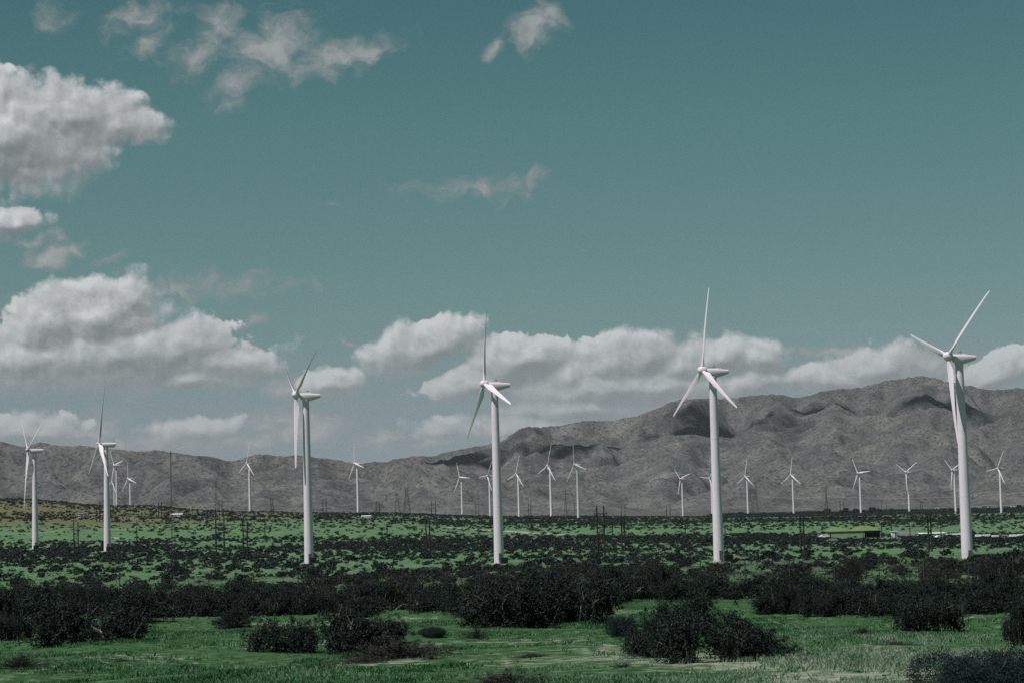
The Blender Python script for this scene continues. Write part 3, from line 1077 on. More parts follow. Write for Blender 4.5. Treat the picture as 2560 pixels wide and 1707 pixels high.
def cabinet(i, x, y, label, s=1.0):
    root = empty("transformer_cabinet", (x, y, hz(x, y)), R(20))
    tag(root, label, "cabinet", "transformer cabinets at the turbine towers")
    mb = MB()
    mb.box((-1.2 * s, -.9 * s, .15), (1.2 * s, .9 * s, 2.0 * s))
    mb.box((-1.25 * s, -.95 * s, 2.0 * s), (1.25 * s, .95 * s, 2.12 * s))
    for k in range(9):
        xx = -1.1 * s + k * .27 * s
        mb.box((xx, .9 * s, .5), (xx + .08, 1.15 * s, 1.7 * s))
    link_mesh("case", mb.mesh("case", M_BOX), None, root)
    mb = MB()
    mb.box((-1.05 * s, -.94 * s, .3), (-.03, -.905 * s, 1.85 * s))
    mb.box((.03, -.94 * s, .3), (1.05 * s, -.905 * s, 1.85 * s))
    mb.box((-.12, -.99 * s, 1.0), (-.07, -.94 * s, 1.3))
    link_mesh("cabinet_doors", mb.mesh("cabinet_doors", M_DARK), None, root)
    mb = MB()
    mb.box((-1.6 * s, -1.3 * s, -.3), (1.6 * s, 1.4 * s, .15))
    link_mesh("plinth", mb.mesh("plinth", M_CONCRETE), None, root)


for i, (dx, dy, lab) in enumerate([
        (1.0, -3.2, "dark cabinet at the foot of the leftmost boxy-nacelle turbine"), (1.2, -3.2, "dark cabinet at the foot of the second turbine from the left"),
        (1.35, -3.4, "dark cabinet in front of the shadow-striped tower's foot"), (1.3, -3.4, "dark cabinet in front of the centre tower's foot"),
        (2.7, 1.5, "dark cabinet right beside the foot of the right-of-centre tower"), (2.9, 1.5, "dark cabinet beside the largest turbine's foot, half behind bushes")]):
    cabinet(i, TURBINES[i][1] + dx, TURBINES[i][2] + dy, lab, 0.85)

# ------------------------------------------------------------------ power poles, pylons, wires, mast


def hframe(px0, px1, ytop, ybase, label, group, arms=True, brace=True, thick=0.29, dmax=2500):
    p = at((px0 + px1) / 2, ybase, dmax=dmax)
    d = p.y
    h = (ybase - ytop) / FPX * d
    w = abs(px1 - px0) / FPX * d
    root = empty("h_frame_power_pole", p, 0)
    tag(root, label, "power pole", group)
    turn = 1.0
    for s in (-1, 1):
        mb = MB()
        mb.tube((s * w / 2, 0, -1), (s * w / 2, 0, h), thick, thick * .65, 8)
        link_mesh("pole", mb.mesh("pole", M_WOOD), None, root)
    if arms:
        za = h * .84
        mb = MB()
        mb.box((-w * 1.0, -thick * 1.5, za - .16), (w * 1.0, -thick * .9, za + .16))
        link_mesh("crossarm", mb.mesh("crossarm", M_WOOD), None, root)
        mb = MB()
        for s in (-1, 1):
            mb.tube((s * w / 2, -thick, h * .98), (s * w * .97, -thick * 1.2, za + .1), .06, None, 5)
        link_mesh("arm_brace", mb.mesh("arm_brace", M_WOOD), None, root)
        for q in (-.97, 0, .97):
            mb = MB()
            mb.tube((q * w, -thick * 1.2, za - .1), (q * w, -thick * 1.2, za - 1.3), .035, None, 5)
            for k in range(5):
                zz = za - .3 - k * .2
                mb.tube((q * w, -thick * 1.2, zz), (q * w, -thick * 1.2, zz - .1), .13, .13, 8)
            link_mesh("insulator", mb.mesh("insulator", M_DARKSTEEL), None, root)
    if brace:
        mb = MB()
        z0, z1 = h * .40, h * .62
        mb.tube((-w / 2, -thick * .8, z0), (w / 2, -thick * .8, z1), .07, None, 5)
        mb.tube((-w / 2, -thick * .95, z1), (w / 2, -thick * .95, z0), .07, None, 5)
        link_mesh("cross_brace", mb.mesh("cross_brace", M_WOOD), None, root)
    return root


NEARG = "big H-frame poles crossing the plain"
hframe(185.3, 195.9, 1304, 1386, "dark twin-pole frame between the two boxy-nacelle turbines", NEARG)
hframe(540.8, 561, 1271, 1389, "tall twin-pole frame with a big X brace left of the shadow-striped tower", NEARG, arms=False)
hframe(608.7, 619.3, 1299, 1390, "dark twin-pole frame between the big X-braced frame and the shadow-striped tower", NEARG)
hframe(1066.7, 1075.2, 1294, 1386, "dark narrow twin-pole frame left of the centre tower", NEARG)
hframe(1495.5, 1512.3, 1264, 1390, "tall twin-pole frame with crossarm and hanging insulators right of the centre tower", NEARG)
hframe(1555.4, 1563, 1287, 1377, "narrow twin-pole frame just right of the frame with the wide crossarm", NEARG)
hframe(2002.7, 2011.5, 1286.5, 1382, "narrow twin-pole frame in front of the plain left of the green-roofed building", NEARG)
hframe(2322.6, 2329.6, 1279.6, 1378, "narrow twin-pole frame left of the largest turbine's tower", NEARG)
FARG = "distant pairs of poles along the plain's far edge"
for (x0, x1, yt, yb, where) in [
        (242, 249.4, 1259.7, 1304, "on the hill beside the second turbine"), (397, 404.6, 1254, 1296, "left of the thin guyed mast"), (548, 555.6, 1247.5, 1288, "behind the big X-braced frame"),
        (678, 683, 1246, 1288, "just right of the small turbine left of the striped tower"), (807.6, 815.8, 1247, 1287, "right of the shadow-striped tower"), (940.7, 949, 1253, 1288, "between a small turbine and the tall four-legged pylon"),
        (1079, 1089, 1251, 1289, "right of the tall four-legged pylon left of centre"), (1190, 1197, 1256.5, 1290, "just left of the centre tower"), (1322, 1327.5, 1256, 1293, "between two small turbines right of centre"),
        (1553.7, 1563, 1262, 1292, "behind the narrow frame right of the wide crossarm"), (1666.9, 1675.5, 1263, 1297, "left of the small V-bladed turbine"), (2101, 2110.7, 1250, 1286, "right of the slim lattice tower above the green roof"),
        (2205, 2216, 1252, 1286, "in front of the tree line right of the green roof"), (2302, 2306.4, 1252, 1286, "in front of the tree line near the largest turbine")]:
    hframe(x0, x1, yt, yb, "distant pair of dark poles " + where, FARG, arms=False, brace=False, thick=0.40)


def wood_pole(px, yt, yb, label):
    p = at(px, yb, dmax=2500)
    h = (yb - yt) / FPX * p.y
    root = empty("utility_pole", p, R(15))
    tag(root, label, "utility pole", "single utility poles on the plain")
    mb = MB()
    mb.tube((0, 0, -1), (0, 0, h), .27, .18, 8)
    link_mesh("pole", mb.mesh("pole", M_WOOD), None, root)
    mb = MB()
    mb.box((-1.2, -.28, h - .9), (1.2, -.16, h - .74))
    link_mesh("crossarm", mb.mesh("crossarm", M_WOOD), None, root)
    for s in (-1.1, 0.5, 1.1):
        mb = MB()
        mb.tube((s, -.22, h - .74), (s, -.22, h - .5), .05, .07, 6)
        link_mesh("insulator", mb.mesh("insulator", M_DARKSTEEL), None, root)


for px, yt, yb, lab in [
        (342, 1316, 1352, "lone pole between the second turbine and the thin mast"), (333, 1255, 1277, "lone pole on the tan hill's right slope"), (481.5, 1264, 1284, "small lone pole right of the thin mast on the hill slope"),
        (662.5, 1313.7, 1348, "lone pole between the narrow frame and the striped tower"), (968, 1306, 1346, "lone pole left of the narrow frame left of centre"), (1437, 1256, 1293, "lone pole beside the third small turbine right of centre"),
        (1532, 1309, 1343, "lone pole between the wide-crossarm frame and its narrow neighbour"), (1713.5, 1306, 1343, "lone pole on bright grass left of the right-of-centre tower"), (1813, 1310, 1341, "lone pole just right of the right-of-centre tower"),
        (1871, 1308, 1339, "lone pole in the bright grass right of the right-of-centre tower"), (1777.6, 1262, 1290, "lone pole touching the left side of the right-of-centre tower"), (2179.7, 1308, 1341, "lone pole in front of the green roof"),
        (2204.7, 1306, 1342, "lone pole at the right end of the green-roofed building"), (2229.5, 1308, 1336, "lone pole above the white container by the green-roofed building"), (2275.5, 1315, 1343, "lone pole in front of the grey barrel-roofed shed"),
        (2353, 1313, 1341, "lone pole between the narrow frame and the largest turbine")]:
    wood_pole(px, yt, yb, "dark wooden " + lab)


def lattice_leg(mb, w0, w1, z0, z1, n, r):
    """four legs with crossed bracing between two square sections"""
    lv = []
    for k in range(n + 1):
        f = k / n
        f = 1 - (1 - f) ** 1.25
        w = w0 + (w1 - w0) * f
        z = z0 + (z1 - z0) * f
        lv.append([(sx * w / 2, sy * w / 2, z) for sx, sy in ((-1, -1), (1, -1), (1, 1), (-1, 1))])
    for k in range(n):
        for i in range(4):
            j = (i + 1) % 4
            mb.tube(lv[k][i], lv[k + 1][i], r * 1.4, None, 4, False)
            mb.tube(lv[k][i], lv[k + 1][j], r * .7, None, 4, False)
            mb.tube(lv[k][j], lv[k + 1][i], r * .7, None, 4, False)
            mb.tube(lv[k + 1][i], lv[k + 1][j], r * .7, None, 4, False)


def pylon(px, yt, yb, wpx, label, style, d=None):
    p = at(px, yb, dmax=2600)
    if d:
        r = ray(px, yb) * d
        p = Vector((r.x, r.y, hz(r.x, r.y)))
        h = (ray(px, yt).z * d) - p.z
    else:
        h = (yb - yt) / FPX * p.y
    w = wpx / FPX * p.y
    root = empty("lattice_pylon", p, R(12))
    tag(root, label, "pylon", "lattice pylons at the foot of the mountains")
    mb = MB()
    if style == 'squat':            # four spread legs, square head with two earth-wire horns
        lattice_leg(mb, w, w * .30, 0, h * .72, 5, .13)
        lattice_leg(mb, w * .30, w * .26, h * .72, h * .93, 2, .11)
        link_mesh("tower_frame", mb.mesh("tower_frame", M_LATTICE, False), None, root)
        mb = MB()
        for z in (h * .92,):
            for sy in (-.12, .12):
                mb.tube((-w * .38, sy * w, z), (w * .38, sy * w, z), .12, None, 4)
            for s in (-1, 1):
                mb.tube((s * w * .13, 0, h * .78), (s * w * .38, 0, z), .10, None, 4)
                mb.tube((s * w * .30, 0, z), (s * w * .24, 0, h), .10, None, 4)
                mb.tube((s * w * .13, 0, z), (s * w * .24, 0, h), .10, None, 4)
        link_mesh("crossarm", mb.mesh("crossarm", M_LATTICE, False), None, root)
        for q in (-.36, 0, .36):
            mb = MB()
            mb.tube((q * w, 0, h * .92), (q * w, 0, h * .82), .12, None, 5)
            link_mesh("insulator", mb.mesh("insulator", M_DARKSTEEL), None, root)
    else:                           # slim tower with three pairs of short arms
        lattice_leg(mb, w, w * .26, 0, h * .55, 6, .11)
        lattice_leg(mb, w * .26, w * .16, h * .55, h * .9, 5, .10)
        for i in range(4):
            sx, sy = ((-1, -1), (1, -1), (1, 1), (-1, 1))[i]
            mb.tube((sx * w * .08, sy * w * .08, h * .9), (0, 0, h), .10, None, 4)
        link_mesh("tower_frame", mb.mesh("tower_frame", M_LATTICE, False), None, root)
        for z, q in ((.60, .75), (.73, .85), (.86, .62)):
            mb = MB()
            for s in (-1, 1):
                mb.tube((0, -.3, h * z), (s * w * q, 0, h * z), .10, None, 4)
                mb.tube((0, .3, h * z), (s * w * q, 0, h * z), .10, None, 4)
                mb.tube((0, 0, h * (z + .055)), (s * w * q, 0, h * z), .10, None, 4)
            link_mesh("crossarm", mb.mesh("crossarm", M_LATTICE, False), None, root)
            for s in (-1, 1):
                mb = MB()
                mb.tube((s * w * q, 0, h * z), (s * w * q, 0, h * (z - .06)), .12, None, 5)
                link_mesh("insulator", mb.mesh("insulator", M_DARKSTEEL), None, root)
    return root


pylon(1018, 1215, 1287, 19, "tall four-legged lattice pylon left of centre with a square head", 'squat')
pylon(993.7, 1228, 1286, 15, "fainter lattice pylon just left of the tall four-legged one", 'squat', d=2750)
pylon(1889.7, 1216.5, 1290, 18, "dark squat lattice pylon right of the right-of-centre tower", 'squat')
pylon(1876.5, 1220, 1290, 15, "lattice pylon partly behind its darker squat neighbour", 'squat', d=2950)
pylon(2067.4, 1214, 1287, 9, "slim lattice pylon with short arms above the green-roofed building", 'slim')
pylon(541, 1195, 1282, 9, "slim faint lattice pylon behind the big X-braced frame", 'slim', d=2750)
pylon(1415, 1216, 1289, 8, "slim faint lattice pylon left of the third small turbine right of centre", 'slim', d=2800)


def wire(pts, label, r=0.085):
    mb = MB()
    P = []
    for (a, b_, sag) in pts:
        for k in range(17):
            t = k / 16
            q = a.lerp(b_, t)
            q.z -= sag * 4 * t * (1 - t)
            if not P or (P[-1] - q).length > .5:
                P.append(q)
    for a, b_ in zip(P[:-1], P[1:]):
        mb.tube(a, b_, r, None, 4, False)
    o = link_mesh("power_line", mb.mesh("power_line", M_WIRE, False))
    tag(o, label, "power line", "power lines at the foot of the mountains")


M_WIRE = flat_mat("bright_wire", (0.62, 0.62, 0.60), 0.5, 0.1)


def wp(px, py, d):
    return ray(px, py) * d


wire([(wp(298, 1247, 2650), wp(541, 1254, 2750), 3.0), (wp(541, 1254, 2750), wp(994, 1239, 2750), 11.0)], "pale sagging wire from the hill to the faint pylon left of centre", 0.10)
wire([(wp(994, 1239, 2750), wp(1415, 1256, 2800), 5.0), (wp(1415, 1256, 2800), wp(1876, 1236, 2950), 5.0)], "pale wire crossing behind the centre tower towards the squat pylons", 0.10)
wire([(wp(1876, 1236, 2950), wp(2067, 1240, 2700), 3.0), (wp(2067, 1240, 2700), wp(2640, 1222, 2600), 5.5)], "pale wire from the squat pylons to the right edge", 0.10)
# lines carried by the near H-frames
hz_c = [(wp(-60, 1320, 780), wp(185, 1317, 745)), (wp(185, 1317, 745), wp(546, 1292, 700)), (wp(546, 1292, 700), wp(614, 1314, 690))]
wire([(a, b_, 2.0) for a, b_ in hz_c], "thin dark sagging wire between the left twin-pole frames", 0.02)


def mast():
    p = at(431, 1415)
    h = 288 / FPX * p.y
    root = empty("guyed_mast", p)
    tag(root, "very thin tall dark mast standing right of the second turbine", "mast")
    mb = MB()
    n = 26
    for k in range(3):
        a = 2 * math.pi * k / 3
        mb.tube((.16 * math.cos(a), .16 * math.sin(a), 0), (.16 * math.cos(a), .16 * math.sin(a), h), .035, None, 5)
    for k in range(n):
        z0, z1 = h * k / n, h * (k + 1) / n
        for j in range(3):
            a0, a1 = 2 * math.pi * j / 3, 2 * math.pi * (j + 1) / 3
            mb.tube((.16 * math.cos(a0), .16 * math.sin(a0), z0), (.16 * math.cos(a1), .16 * math.sin(a1), z1), .018, None, 3, False)
    link_mesh("lattice_shaft", mb.mesh("lattice_shaft", M_DARKSTEEL, False), None, root)
    for a in (0.5, 2.6, 4.7):
        for f in (.45, .9):
            mb = MB()
            e = Vector((math.cos(a) * h * .45, math.sin(a) * h * .45, 0))
            e.z = hz(p.x + e.x, p.y + e.y) - p.z
            mb.tube((0, 0, h * f), e, .008, None, 3, False)
            link_mesh("guy_wire", mb.mesh("guy_wire", M_DARKSTEEL, False), None, root)
    mb = MB()
    mb.tube((-.9, 0, h * .97), (.9, 0, h * .97), .03, None, 5)
    for s in (-1, 1):
        mb.tube((s * .9, 0, h * .97), (s * .9, 0, h * .97 + .4), .05, None, 6)
    link_mesh("wind_sensor", mb.mesh("wind_sensor", M_DARKSTEEL), None, root)


mast()
# ------------------------------------------------------------------ buildings and vehicles


def box_obj(name, lo, hi, mat, parent, bevel=0.0):
    mb = MB()
    mb.box(lo, hi)
    return link_mesh(name, mb.mesh(name, mat), None, parent)


def gable(mb, x0, x1, y0, y1, z0, z1, over=.35, th=.16, hip=0.0):
    """pitched roof, ridge along x"""
    ym = (y0 + y1) / 2
    a = [(x0 - over, y0 - over, z0), (x1 + over, y0 - over, z0), (x1 + over, y1 + over, z0), (x0 - over, y1 + over, z0), (x0 - over + hip, ym, z1), (x1 + over - hip, ym, z1)]
    b = [(x, y, z - th) for x, y, z in a]
    mb.add(a + b, [(0, 1, 5, 4), (2, 3, 4, 5), (0, 4, 3), (1, 2, 5), (6, 10, 11, 7), (8, 11, 10, 9), (6, 9, 10), (7, 11, 8), (0, 6, 7, 1), (2, 8, 9, 3), (1, 7, 8, 2), (3, 9, 6, 0)])


def warehouse():
    p = at(2136, 1343)
    s = p.y / FPX                        # metres in one pixel of the photograph, here
    L, h = 131 * s, 16 * s
    root = empty("warehouse", p, R(-3))
    tag(root, "long pale green building with yellow-green hip roofs and a dark open carport end", "building")
    x0, x1, xc = -L / 2, L / 2, L / 2 - 40 * s
    dep = 11.0
    w = box_obj("wall", (x0, 0, -.6), (xc, dep, h), M_GREENWALL, root)
    for k, xx in enumerate((x0 + 4 * s, x0 + 52 * s)):
        box_obj("eave_strip", (xx - 3 * s if k == 0 else xx, -.05, h - 3.4 * s), (xx + (35 if k == 0 else 38) * s, .04, h - .4), M_DARK, w)  # dark strips along the wall, just under the eaves
    d = box_obj("door", (x0 + 5 * s, -.06, 0), (x0 + 7.5 * s, .05, 2.1), M_DARK, w)
    box_obj("shutter", (xc - 6 * s, -.07, 0), (xc - .4, .05, 9 * s), M_GREY, w)
    cp = empty("carport", (0, 0, 0))
    cp.parent = root
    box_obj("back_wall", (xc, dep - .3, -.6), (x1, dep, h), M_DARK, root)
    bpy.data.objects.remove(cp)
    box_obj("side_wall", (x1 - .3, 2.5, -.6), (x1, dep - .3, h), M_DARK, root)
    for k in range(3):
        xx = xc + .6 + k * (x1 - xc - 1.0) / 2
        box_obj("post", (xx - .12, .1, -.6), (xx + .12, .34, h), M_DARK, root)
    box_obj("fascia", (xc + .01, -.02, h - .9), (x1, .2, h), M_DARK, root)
    for (a, b_, zt) in ((x0, x0 + 55 * s, 10.5 * s), (x0 + 55 * s + .75, x1, 12.5 * s)):
        mb = MB()
        gable(mb, a, b_, 0, dep, h + .17, h + zt, .35, .16, hip=(b_ - a) * .36)
        link_mesh("roof", mb.mesh("roof", M_GREENROOF), None, root)
    return p, s


def shed(px0, px1, yt, yb, label, mat, name="shed", cat="shed", depth=5.0, roof='gable', roofmat=None, group=None, dmax=3200, openings=2, rz=0.0, d=None):
    p = at((px0 + px1) / 2, yb, dmax=dmax)
    if d:
        r = ray((px0 + px1) / 2, yb) * d
        p = Vector((r.x, r.y, hz(r.x, r.y)))
    s = p.y / FPX
    L, h = (px1 - px0) * s, (yb - yt) * s
    root = empty(name, p, R(rz))
    tag(root, label, cat, group)
    hw = h * (.72 if roof == 'gable' else .93 if roof == 'flat' else .25)
    w = box_obj("wall", (-L / 2, 0, -.8), (L / 2, depth, hw), mat, root)
    for k in range(openings):
        xx = -L / 2 + L * (k + .6) / max(openings, 1)
        box_obj("window" if k else "door", (xx - min(.6, L * .1), -.05, hw * .35 if k else 0), (xx + min(.6, L * .1), .04, hw * .8), M_DARK, w)
    mb = MB()
    if roof == 'gable':
        gable(mb, -L / 2, L / 2, 0, depth, hw + .1, h + .1, .3, .1)
    elif roof == 'flat':
        mb.box((-L / 2 - .25, -.25, hw + .003), (L / 2 + .25, depth + .25, h))
    else:
        rings = []
        for xx in (-L / 2, L / 2):
            rings.append([(xx, depth / 2 - depth / 2 * math.cos(math.pi * k / 12), hw + (h - hw) * math.sin(math.pi * k / 12)) for k in range(13)])
        mb.loft(rings)
    link_mesh("roof", mb.mesh("roof", roofmat or mat), None, root)
    return root


def trailer(px, yb, lpx, hpx, label, mat, group, truck=False, rz=0.0):
    p = at(px, yb)
    s = p.y / FPX
    L, h = lpx * s, hpx * s
    root = empty("box_trailer", p, R(rz))
    tag(root, label, "trailer", group)
    mb = MB()
    b = .04
    mb.loft([[(x, y, z) for y, z in ((-1.2 + b, .75), (1.2 - b, .75), (1.2, .75 + b), (1.2, h - b), (1.2 - b, h), (-1.2 + b, h), (-1.2, h - b), (-1.2, .75 + b))] for x in (-L / 2, L / 2)], True, False)
    link_mesh("body", mb.mesh("body", mat), None, root)
    for xx in (-L * .28, L * .28):
        mb = MB()
        mb.tube((xx, -1.15, .42), (xx, -.85, .42), .42, None, 14)
        mb.tube((xx, 1.15, .42), (xx, .85, .42), .42, None, 14)
        mb.tube((xx, -1, .42), (xx, 1, .42), .09, None, 6)
        link_mesh("wheels", mb.mesh("wheels", M_TYRE), None, root)
    box_obj("rear_door", (L / 2 + .004, -1.05, .9), (L / 2 + .05, 1.05, h - .15), M_GREY, root)
    return root


def car(px, yb, label, mat, rz):
    p = at(px, yb)
    root = empty("parked_car", p, R(rz))
    tag(root, label, "car", "cars parked near the green-roofed building")
    mb = MB()
    prof = [(-2.1, .35), (-2.15, .75), (-1.2, .92), (-.7, 1.42), (.75, 1.45), (1.5, .98), (2.1, .85), (2.15, .4)]
    rings = []
    for y, k in ((-.85, .97), (-.6, 1.0), (.6, 1.0), (.85, .97)):
        rings.append([(x * (1 if abs(y) < .7 else .985), y * (1 if z < 1.0 else .86), z * k + (.01 if k == 1 else 0)) for x, z in prof])
    mb.loft(rings, True, False)
    link_mesh("body", mb.mesh("body", mat), None, root)
    mb = MB()
    mb.box((-.95, -.80, .97), (.95, .80, 1.33))
    link_mesh("window", mb.mesh("window", M_GLASS), None, root)
    for xx in (-1.3, 1.35):
        for yy in (-.8, .8):
            mb = MB()
            mb.tube((xx, yy - .1, .33), (xx, yy + .1, .33), .33, None, 14)
            link_mesh("wheel", mb.mesh("wheel", M_TYRE), None, root)


warehouse()
WG = "white trailers parked at the right edge"
shed(2230, 2245, 1327, 1341, "white container beside the green-roofed building's open end", M_WHITE, "container", "container", 2.5, 'flat', group=None, openings=1)
shed(2247, 2288, 1328, 1342, "grey barrel-roofed shed right of the white container", M_GREY, "shed", "shed", 7, 'barrel')
shed(2299, 2366, 1331, 1337.5, "long low white shed left of the largest turbine's tower", M_WHITE, "shed", "shed", 6, 'gable', openings=5)
shed(2368, 2404, 1334, 1338.5, "short low white shed touching the largest turbine's tower on its left", M_WHITE, "shed", "shed", 5, 'gable', openings=2)
for k, (px, yb, l, h, where) in enumerate([(2446, 1345, 15, 9.5, "first one right of the largest turbine's tower"), (2466, 1345, 17, 10, "second one right of the largest turbine's tower"),
                                            (2488, 1346, 14, 9, "third one right of the largest turbine's tower"), (2532, 1345, 16, 9.5, "just right of the small white tent"), (2552, 1343, 15, 9, "nearest the right edge")]):
    trailer(px, yb, l, h, "white box trailer among bushes, " + where, M_WHITE, WG, rz=(-6, 4, 9, -3, 5)[k])


def tent():
    p = at(2511, 1346)
    s = p.y / FPX
    root = empty("tent", p, R(8))
    tag(root, "small white pyramid tent standing between the white trailers", "tent")
    a, h = 8 * s, 6.5 * s
    mb = MB()
    z0 = 1.5
    mb.add([(-a, -a, z0), (a, -a, z0), (a, a, z0), (-a, a, z0), (0, 0, h)], [(0, 1, 4), (1, 2, 4), (2, 3, 4), (3, 0, 4), (3, 2, 1, 0)])
    link_mesh("canopy", mb.mesh("canopy", M_WHITE), None, root)
    for sx in (-1, 1):
        for sy in (-1, 1):
            mb = MB()
            mb.tube((sx * a * .93, sy * a * .93, -.5), (sx * a * .93, sy * a * .93, z0), .05, None, 6)
            link_mesh("pole", mb.mesh("pole", M_GALV), None, root)


tent()
car(2060, 1344, "white car parked left of the green-roofed building", M_WHITE, 10)
car(2081, 1354, "grey car parked in the grass below the green-roofed building's left end", M_GALV, -15)
car(2346, 1346, "white car parked in bushes below the long low white shed", M_WHITE, 30)

HG = "houses on and below the tan hill"
shed(196, 209, 1281, 1290, "white house with dark trees below the tan hill, left of the second turbine", M_WHITE, "house", "house", 8, 'gable', M_ROOF, HG)
shed(186, 201, 1288, 1293, "low white shed in front of the house below the tan hill", M_WHITE, "house", "house", 5, 'flat', M_WHITE, HG, openings=3)
shed(222, 237, 1285, 1292.5, "pale house just left of the second turbine's tower on the hill slope", M_TAN, "house", "house", 7, 'gable', M_ROOF, HG)
shed(312, 334, 1292.5, 1296, "long flat white roof right of the second turbine below the hill", M_WHITE, "shed", "shed", 6, 'flat', M_WHITE, HG, openings=3)
shed(427, 455, 1283, 1290, "long low white building beside the thin mast", M_WHITE, "house", "house", 7, 'gable', M_WHITE, HG, openings=4)
shed(904, 927, 1288, 1294, "white building alone on the plain right of the striped tower", M_WHITE, "house", "house", 7, 'gable', M_WHITE, HG, openings=4)
shed(1435, 1460, 1406.5, 1419, "plain grey equipment box in the bushes right of the centre tower", M_GREY, "equipment_box", "cabinet", 1.2, 'flat', M_GREY, openings=1)

# far town under the mountains at the right edge
TOWN = [(2432, 1270, 14, 6), (2447, 1272, 12, 5), (2461, 1268, 15, 6), (2477, 1271, 13, 5), (2489, 1266, 12, 5), (2508, 1272, 14, 6), (2520, 1267, 12, 5), (2534, 1271, 15, 6), (2548, 1266, 13, 6), (2556, 1272, 12, 5), (2345, 1276, 10, 4.5), (2362, 1276, 10, 4)]
for k, (px, yb, l, h) in enumerate(TOWN):
    shed(px - l / 2, px + l / 2, yb - h, yb, "tiny far house under the mountain, seen past the largest turbine's tower", (M_TAN, M_WHITE, M_GREY)[k % 3], "far_house", "house", 11, 'gable', M_ROOF,
         "far town at the foot of the mountain", rz=(k * 37) % 30 - 15, d=3350 + (k * 53) % 260)


# ------------------------------------------------------------------ trees and shrubs
def quads(P, size, asp=0.6, r=None):
    """randomly turned quads at points P -> verts, faces"""
    r = r or rng
    n = len(P)
    a = r.normal(size=(n, 3))
    a /= np.linalg.norm(a, axis=1, keepdims=True)
    b = r.normal(size=(n, 3))
    b -= (a * b).sum(1, keepdims=True) * a
    b /= np.linalg.norm(b, axis=1, keepdims=True)
    s = (size * r.uniform(.6, 1.3, n))[:, None]
    v = np.stack([P - a * s, P + b * s * asp, P + a * s, P - b * s * asp], 1).reshape(-1, 3)
    return v, np.arange(4 * n).reshape(n, 4)


def lumpy_points(n, seed, lobes=7, fill=.55, flat=1.0):
    """points through a lumpy dome of unit radius and unit height, standing on z = 0"""
    r = np.random.default_rng(seed)
    c = np.stack([r.uniform(-.62, .62, lobes), r.uniform(-.62, .62, lobes), r.uniform(.25, .62, lobes)], 1)
    rad = r.uniform(.26, .46, lobes)
    c[0] = (0, 0, .45)
    rad[0] = .5
    k = r.choice(lobes, n, p=rad ** 2 / (rad ** 2).sum())
    d = r.normal(size=(n, 3))
    d /= np.linalg.norm(d, axis=1, keepdims=True)
    q = c[k] + d * (rad[k] * r.uniform(fill, 1.0, n) ** .5)[:, None]
    q[:, 2] = np.abs(q[:, 2])
    low = q[:, 2] < .25
    q[low, :2] *= (.78 + .22 * q[low, 2] / .25)[:, None]
    return q


def shrub_proto(seed, n, size, h):
    q = lumpy_points(n, seed)
    q[:, 2] *= h
    return quads(q, size, .55, np.random.default_rng(seed + 99))


def stem_bush(seed, stems, leaves, size, spread=1.0, h=1.0, droop=.12, leaf_lo=.25, wig=.05, dry=False, multi=0.0):
    """bush of many stems fanning from the root: unit radius, height about h. returns leaf mesh data, twig MB"""
    r = np.random.default_rng(seed)
    az = r.uniform(0, 2 * math.pi, stems)
    pol = np.abs(r.normal(0, .62, stems)).clip(0, 1.35)
    L = (.80 + .35 * r.random(stems)) * np.where(pol > .8, 1.0, .95)
    lob = 1 + .22 * np.sin(az * 3 + seed) + .15 * np.sin(az * 5 + 2 * seed)
    end = np.stack([np.cos(az) * np.sin(pol) * L * spread * lob, np.sin(az) * np.sin(pol) * L * spread * lob, np.cos(pol) * L * h * (0.9 + .1 * lob)], 1)
    rootp = np.stack([r.normal(0, .09, stems), r.normal(0, .09, stems), np.zeros(stems)], 1)
    if multi:                                  # several plants grown into one ragged clump
        nr = int(multi)
        rc = np.stack([r.uniform(-.75, .75, nr), r.uniform(-.6, .6, nr), np.zeros(nr)], 1)
        rh = r.uniform(.55, 1.12, nr)
        q = r.integers(0, nr, stems)
        rootp = rootp + rc[q]
        end[:, :2] = end[:, :2] * .52 + rootp[:, :2]
        end[:, 2] *= rh[q]
    mid = (rootp + end) / 2 + np.stack([r.normal(0, .07, stems), r.normal(0, .07, stems), np.full(stems, .10 * h)], 1)
    end[:, 2] = np.maximum(end[:, 2] - droop * np.sin(pol), .06)

    def pt(k, t):
        t = t[:, None]
        return rootp[k] * (1 - t) ** 2 + mid[k] * 2 * t * (1 - t) + end[k] * t ** 2
    # leaves gather in small sprays along the stems and their side twigs
    ns = max(60, leaves // 26)
    k = r.integers(0, stems, ns)
    t = leaf_lo + (1 - leaf_lo) * r.random(ns) ** .75
    C = pt(k, t) + r.normal(0, 1, (ns, 3)) * (wig + .075 * t)[:, None]
    q = r.integers(0, ns, leaves)
    sd_ = r.uniform(.022, .052, ns)[q]
    P = C[q] + r.normal(0, 1, (leaves, 3)) * sd_[:, None]
    P[:, 2] = np.abs(P[:, 2])
    v, f = quads(P, size, .5, r)
    mb = MB()
    mb.lathe_z([(-.13, .02), (-.12, .85), (-.08, .85), (-.07, .02)], 14)      # the root crown, in the soil
    ts = np.linspace(0, 1, 6)
    for i in range(0, stems):
        if i % (1 if dry else 3):
            continue
        pp = pt(np.full(6, i), ts) * (1.0 if dry else .98)
        w = .016 * (1.3 if i % 4 == 0 else .75)
        for q in range(5):
            mb.tube(pp[q], pp[q + 1], w * (1 - q / 6), w * (1 - (q + 1) / 6), 4, False)
        if dry or i % 2 == 0:
            for _ in range(3):
                q = r.integers(2, 5)
                e = pp[q] + (pp[q] - pp[q - 1]) * r.uniform(.6, 1.8) + r.normal(0, .09, 3)
                e[2] = abs(e[2])
                mb.tube(pp[q], e, w * .45, w * .2, 4, False)
    return v, f, mb


